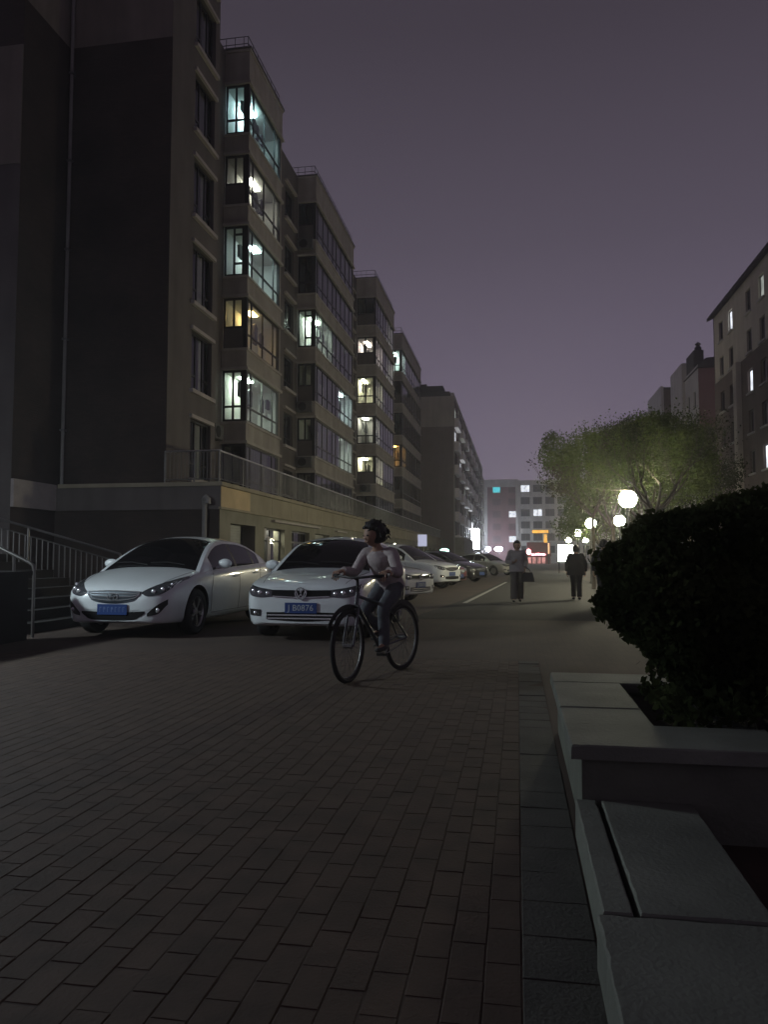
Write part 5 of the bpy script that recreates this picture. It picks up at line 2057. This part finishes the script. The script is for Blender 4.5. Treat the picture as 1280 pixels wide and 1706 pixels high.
sh = thing('corner_shop', 'small red-fronted shop with pink neon sign at the street end', 'shop', (4, 152, 0))
SX0, SX1 = 1.9, 6.4
MB().box(SX0, SX1, 152.0, 158, 0, 4.2).build('wall', ['sign_red'], sh)
MB().box(SX0 - .1, SX1 + .1, 151.6, 152.0, 1.5, 2.6).build('sign_board', ['sign_red'], sh)
q = random.Random(9)
x = SX0 + .15
st = MB()
st.ell((2.25, 151.55, 2.35), (.42, .08, .55), 14, 10)
st.build('sign_emblem', ['sign_pink'], sh, smooth=True)
st = MB()
x = 2.75
while x < 5.35:
    w_ = q.uniform(.10, .2)
    h_ = q.uniform(.22, .42)
    st.box(x, x + w_, 151.5, 151.58, 1.72, 1.72 + h_)
    x += w_ + q.uniform(.03, .07)
st.box(2.7, 5.4, 151.5, 151.58, 1.70, 1.80)
st.build('sign_letters', ['sign_pink'], sh)
for x in (2.4, 3.3, 4.2, 5.1):
    d_ = MB().box(x - .38, x + .38, 151.9, 151.98, .05, 1.35).build('shop_window', ['frame_dark'], sh)
    MB().box(x - .33, x + .33, 151.88, 151.895, .1, 1.3).build('pane', ['shop_glow'], d_)
os_ = thing('orange_sign', 'glowing orange horizontal shop sign with vertical panel below it', 'sign', (4.5, 150, 4))
MB().box(2.85, 6.05, 150.0, 150.15, 5.85, 6.55).build('casing', ['frame_dark'], os_)
MB().box(2.92, 5.98, 149.96, 149.998, 5.92, 6.48).build('panel', ['sign_orange'], os_)
MB().box(5.1, 5.7, 149.96, 150.1, 4.1, 5.7).build('vertical_panel', ['sign_orange'], os_)
MB().box(5.85, 6.12, 149.96, 150.1, 2.0, 4.0).build('vertical_panel', ['sign_warm'], os_)
MB().tube([(6.0, 150.4, 0), (6.0, 150.4, 6.4)], .12, 8).build('post', ['lamp_post'], os_)

# ================================================================== vegetation


def leaf_cloud(pts, size, q, flat=.6):
    """many small folded leaves at given points"""
    mb = MB()
    V, F = mb.v, mb.f
    for p_ in pts:
        a = q.uniform(0, 2 * math.pi)
        b = q.uniform(-1.2, 1.2)
        d = Vector((math.cos(a) * math.cos(b), math.sin(a) * math.cos(b), math.sin(b)))
        u = d.orthogonal().normalized()
        u = (Matrix.Rotation(q.uniform(0, 6.28), 3, d) @ u)
        l = size * q.uniform(.6, 1.35)
        w = l * flat * .5
        n = len(V)
        c = Vector(p_)
        V += [tuple(c - d * l * .5), tuple(c + u * w + d * l * .05), tuple(c + d * l * .5), tuple(c - u * w + d * l * .05)]
        F.append((n, n + 1, n + 2, n + 3))
    mb.m = [0] * len(F)
    return mb


def grow(q, p_, d, length, r, depth, segs, tips, spread, up):
    n = 4
    pts, rs = [p_], [r]
    for i in range(n):
        d = (d + Vector((q.uniform(-.22, .22), q.uniform(-.22, .22), q.uniform(-.08, .18) + up))).normalized()
        pts.append(pts[-1] + d * length / n)
        rs.append(r * (1 - .45 * (i + 1) / n))
    segs.append((pts, rs))
    if depth == 0:
        tips.append((pts[-1], d))
        tips.append((pts[-2], d))
        return
    nb = q.choice((2, 3, 3))
    for i in range(nb):
        a = q.uniform(0, 2 * math.pi)
        o = d.orthogonal().normalized()
        o = Matrix.Rotation(a, 3, d) @ o
        nd = (d + o * q.uniform(.55, 1.0) * spread).normalized()
        grow(q, pts[-1] if i else pts[q.choice((2, 3))], nd, length * q.uniform(.62, .85), rs[-1] * .8, depth - 1, segs, tips, spread, up)
    if depth <= 2:
        tips.append((pts[2], d))


def tree(loc, label, seed, trunk_h, r0, nlimb, limb_len, depth, leaves, leaf, m, clump, spread=.9, sparse=None, group='trees along the garden side', up=.02, lean=(0, 0)):
    q = random.Random(seed)
    t = thing('leafy_tree', label, 'tree', loc, 0, group)
    segs, tips = [], []
    top = Vector((lean[0], lean[1], trunk_h))
    tr = MB()
    tr.tube([(0, 0, -.1), (0, 0, .08), (lean[0] * .4 + .03, lean[1] * .4, trunk_h * .5), top], [r0 * 1.5, r0 * 1.1, r0 * .92, r0 * .8], 10)
    for i in range(nlimb):
        a = 2 * math.pi * (i + q.uniform(-.25, .25)) / nlimb
        d = Vector((math.cos(a) * .75, math.sin(a) * .75, q.uniform(.55, 1.0))).normalized()
        grow(q, top + Vector((0, 0, -.12 * q.random())), d, limb_len * q.uniform(.85, 1.15), r0 * .55, depth, segs, tips, spread, up)
    to = tr.build('trunk', ['bark'], t, smooth=True, world=False)
    br = MB()
    for pts, rs in segs:
        br.tube(pts, [max(x, .006) for x in rs], 5)
    br.build('branches', ['bark'], t, smooth=True, world=False)
    P = []
    per = max(1, leaves // max(1, len(tips)))
    for (c, d) in tips:
        s_ = clump * q.uniform(.5, 1.35)
        nn = int(per * q.uniform(.1, 2.1))
        for i in range(nn):
            v = Vector((q.gauss(0, 1), q.gauss(0, 1), q.gauss(0, .75)))
            if v.length > 1.7:
                v *= 1.2 / v.length
            v *= s_ * .5
            P.append(c + v)
    cr_ = leaf_cloud(P, leaf, q).build('crown', [m], t, world=False)
    if sparse:
        pass
    return t


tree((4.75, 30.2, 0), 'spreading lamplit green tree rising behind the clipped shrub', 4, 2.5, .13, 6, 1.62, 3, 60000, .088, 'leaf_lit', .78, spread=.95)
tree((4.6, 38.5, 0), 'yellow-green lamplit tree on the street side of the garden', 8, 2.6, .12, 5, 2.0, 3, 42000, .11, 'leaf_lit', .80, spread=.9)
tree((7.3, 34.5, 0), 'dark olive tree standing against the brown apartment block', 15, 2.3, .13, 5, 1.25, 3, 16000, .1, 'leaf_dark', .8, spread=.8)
tree((2.75, 29.0, 0), 'thin budding tree with sparse outer twigs over the street', 21, 2.7, .07, 5, 1.35, 2, 900, .11, 'leaf_bud', .45, spread=.8)
tree((5.1, 47.0, 0), 'green tree standing farther back among the globe lamps', 33, 1.5, .12, 6, 1.6, 3, 24000, .14, 'leaf_lit', .9)
tree((7.8, 62.0, 0), 'farthest green tree masking the end of the street', 37, 2.3, .12, 5, 1.7, 3, 9000, .2, 'leaf_dark', 1.0)

tree((3.95, 23.2, 0), 'dark bare-limbed tree forking just above the clipped shrub', 52, 2.45, .11, 6, 1.15, 3, 5000, .07, 'leaf_dark', .5, spread=.75)

# clipped shrub in the planter
q = random.Random(77)
hd = thing('clipped_shrub', 'large dark rounded clipped shrub growing in the stone planter', 'shrub', (1.5, 4.25, .3))
C0 = Vector((1.54, 4.28, .885))
RX, RY, RZ = 1.00, .66, .53


def hr_(v):
    """lumpy radius of the shrub in direction v"""
    k = 1 + .05 * math.sin(5.1 * v.x + 2.3 * v.z) + .05 * math.sin(6.7 * v.y - 3.1 * v.z + 1) + .04 * math.sin(11 * v.x + 7 * v.y + 9 * v.z)
    pw = 4.2
    return k / (abs(v.x) ** pw + abs(v.y) ** pw + abs(v.z) ** pw) ** (1 / pw)


P = []
while len(P) < 46000:
    v = Vector((q.gauss(0, 1), q.gauss(0, 1), q.gauss(0, 1))).normalized()
    rr = hr_(v) * (1 - abs(q.gauss(0, .06)) + min(.035, max(0, q.gauss(-.02, .03))))
    z = v.z * rr
    tp = 1 - .40 * max(0, -z - .1) ** 1.1
    p_ = C0 + Vector((v.x * RX * rr * tp, v.y * RY * rr * tp, z * RZ))
    if p_.z < .36:
        continue
    P.append(p_)
leaf_cloud(P, .042, q, .62).build('foliage', ['leaf_hedge'], hd)
P = []
for i in range(5000):
    v = Vector((q.gauss(0, 1), q.gauss(0, 1), q.gauss(0, 1))).normalized() * (q.random() ** .4) * .92
    p_ = C0 + Vector((v.x * RX, v.y * RY, v.z * RZ))
    if p_.z > .36:
        P.append(p_)
leaf_cloud(P, .09, q, .8).build('inner_foliage', ['leaf_hedge'], hd)
# low growth at the foot and stems
P = []
for i in range(5200):
    x, y = q.uniform(.68, 2.9), q.uniform(3.66, 4.75)
    P.append((x, y, .32 + abs(q.gauss(0, .09)) + .12 * math.exp(-((x - 1.5) / .6) ** 2)))
leaf_cloud(P, .05, q, .6).build('low_growth', ['leaf_hedge'], hd)
st = MB()
for i in range(16):
    x, y = q.uniform(1.0, 2.2), q.uniform(3.9, 4.6)
    st.tube([(x, y, .28), (x + q.uniform(-.1, .1), y + q.uniform(-.1, .1), .55), (x + (x - 1.5) * .5, y + (y - 4.2) * .4, .95)], [.022, .018, .01], 6)
st.build('stems', ['bark'], hd)

# ================================================================== night haze
hz = MB().box(-310, 310, -210, 510, -1.2, 27.0)
ho_ = hz.build('haze', ['dark_void'])
m = bpy.data.materials.new('night_haze')
m.use_nodes = True
N, L = nodes_of(m)
N.remove(N['Principled BSDF'])
pv = N.new('ShaderNodeVolumePrincipled')
pv.inputs['Color'].default_value = (.93, .92, .97, 1)
pv.inputs['Density'].default_value = .0018
pv.inputs['Anisotropy'].default_value = .62
L.new(pv.outputs[0], N['Material Output'].inputs['Volume'])
ho_.data.materials.clear()
ho_.data.materials.append(m)
ho_['kind'] = 'stuff'
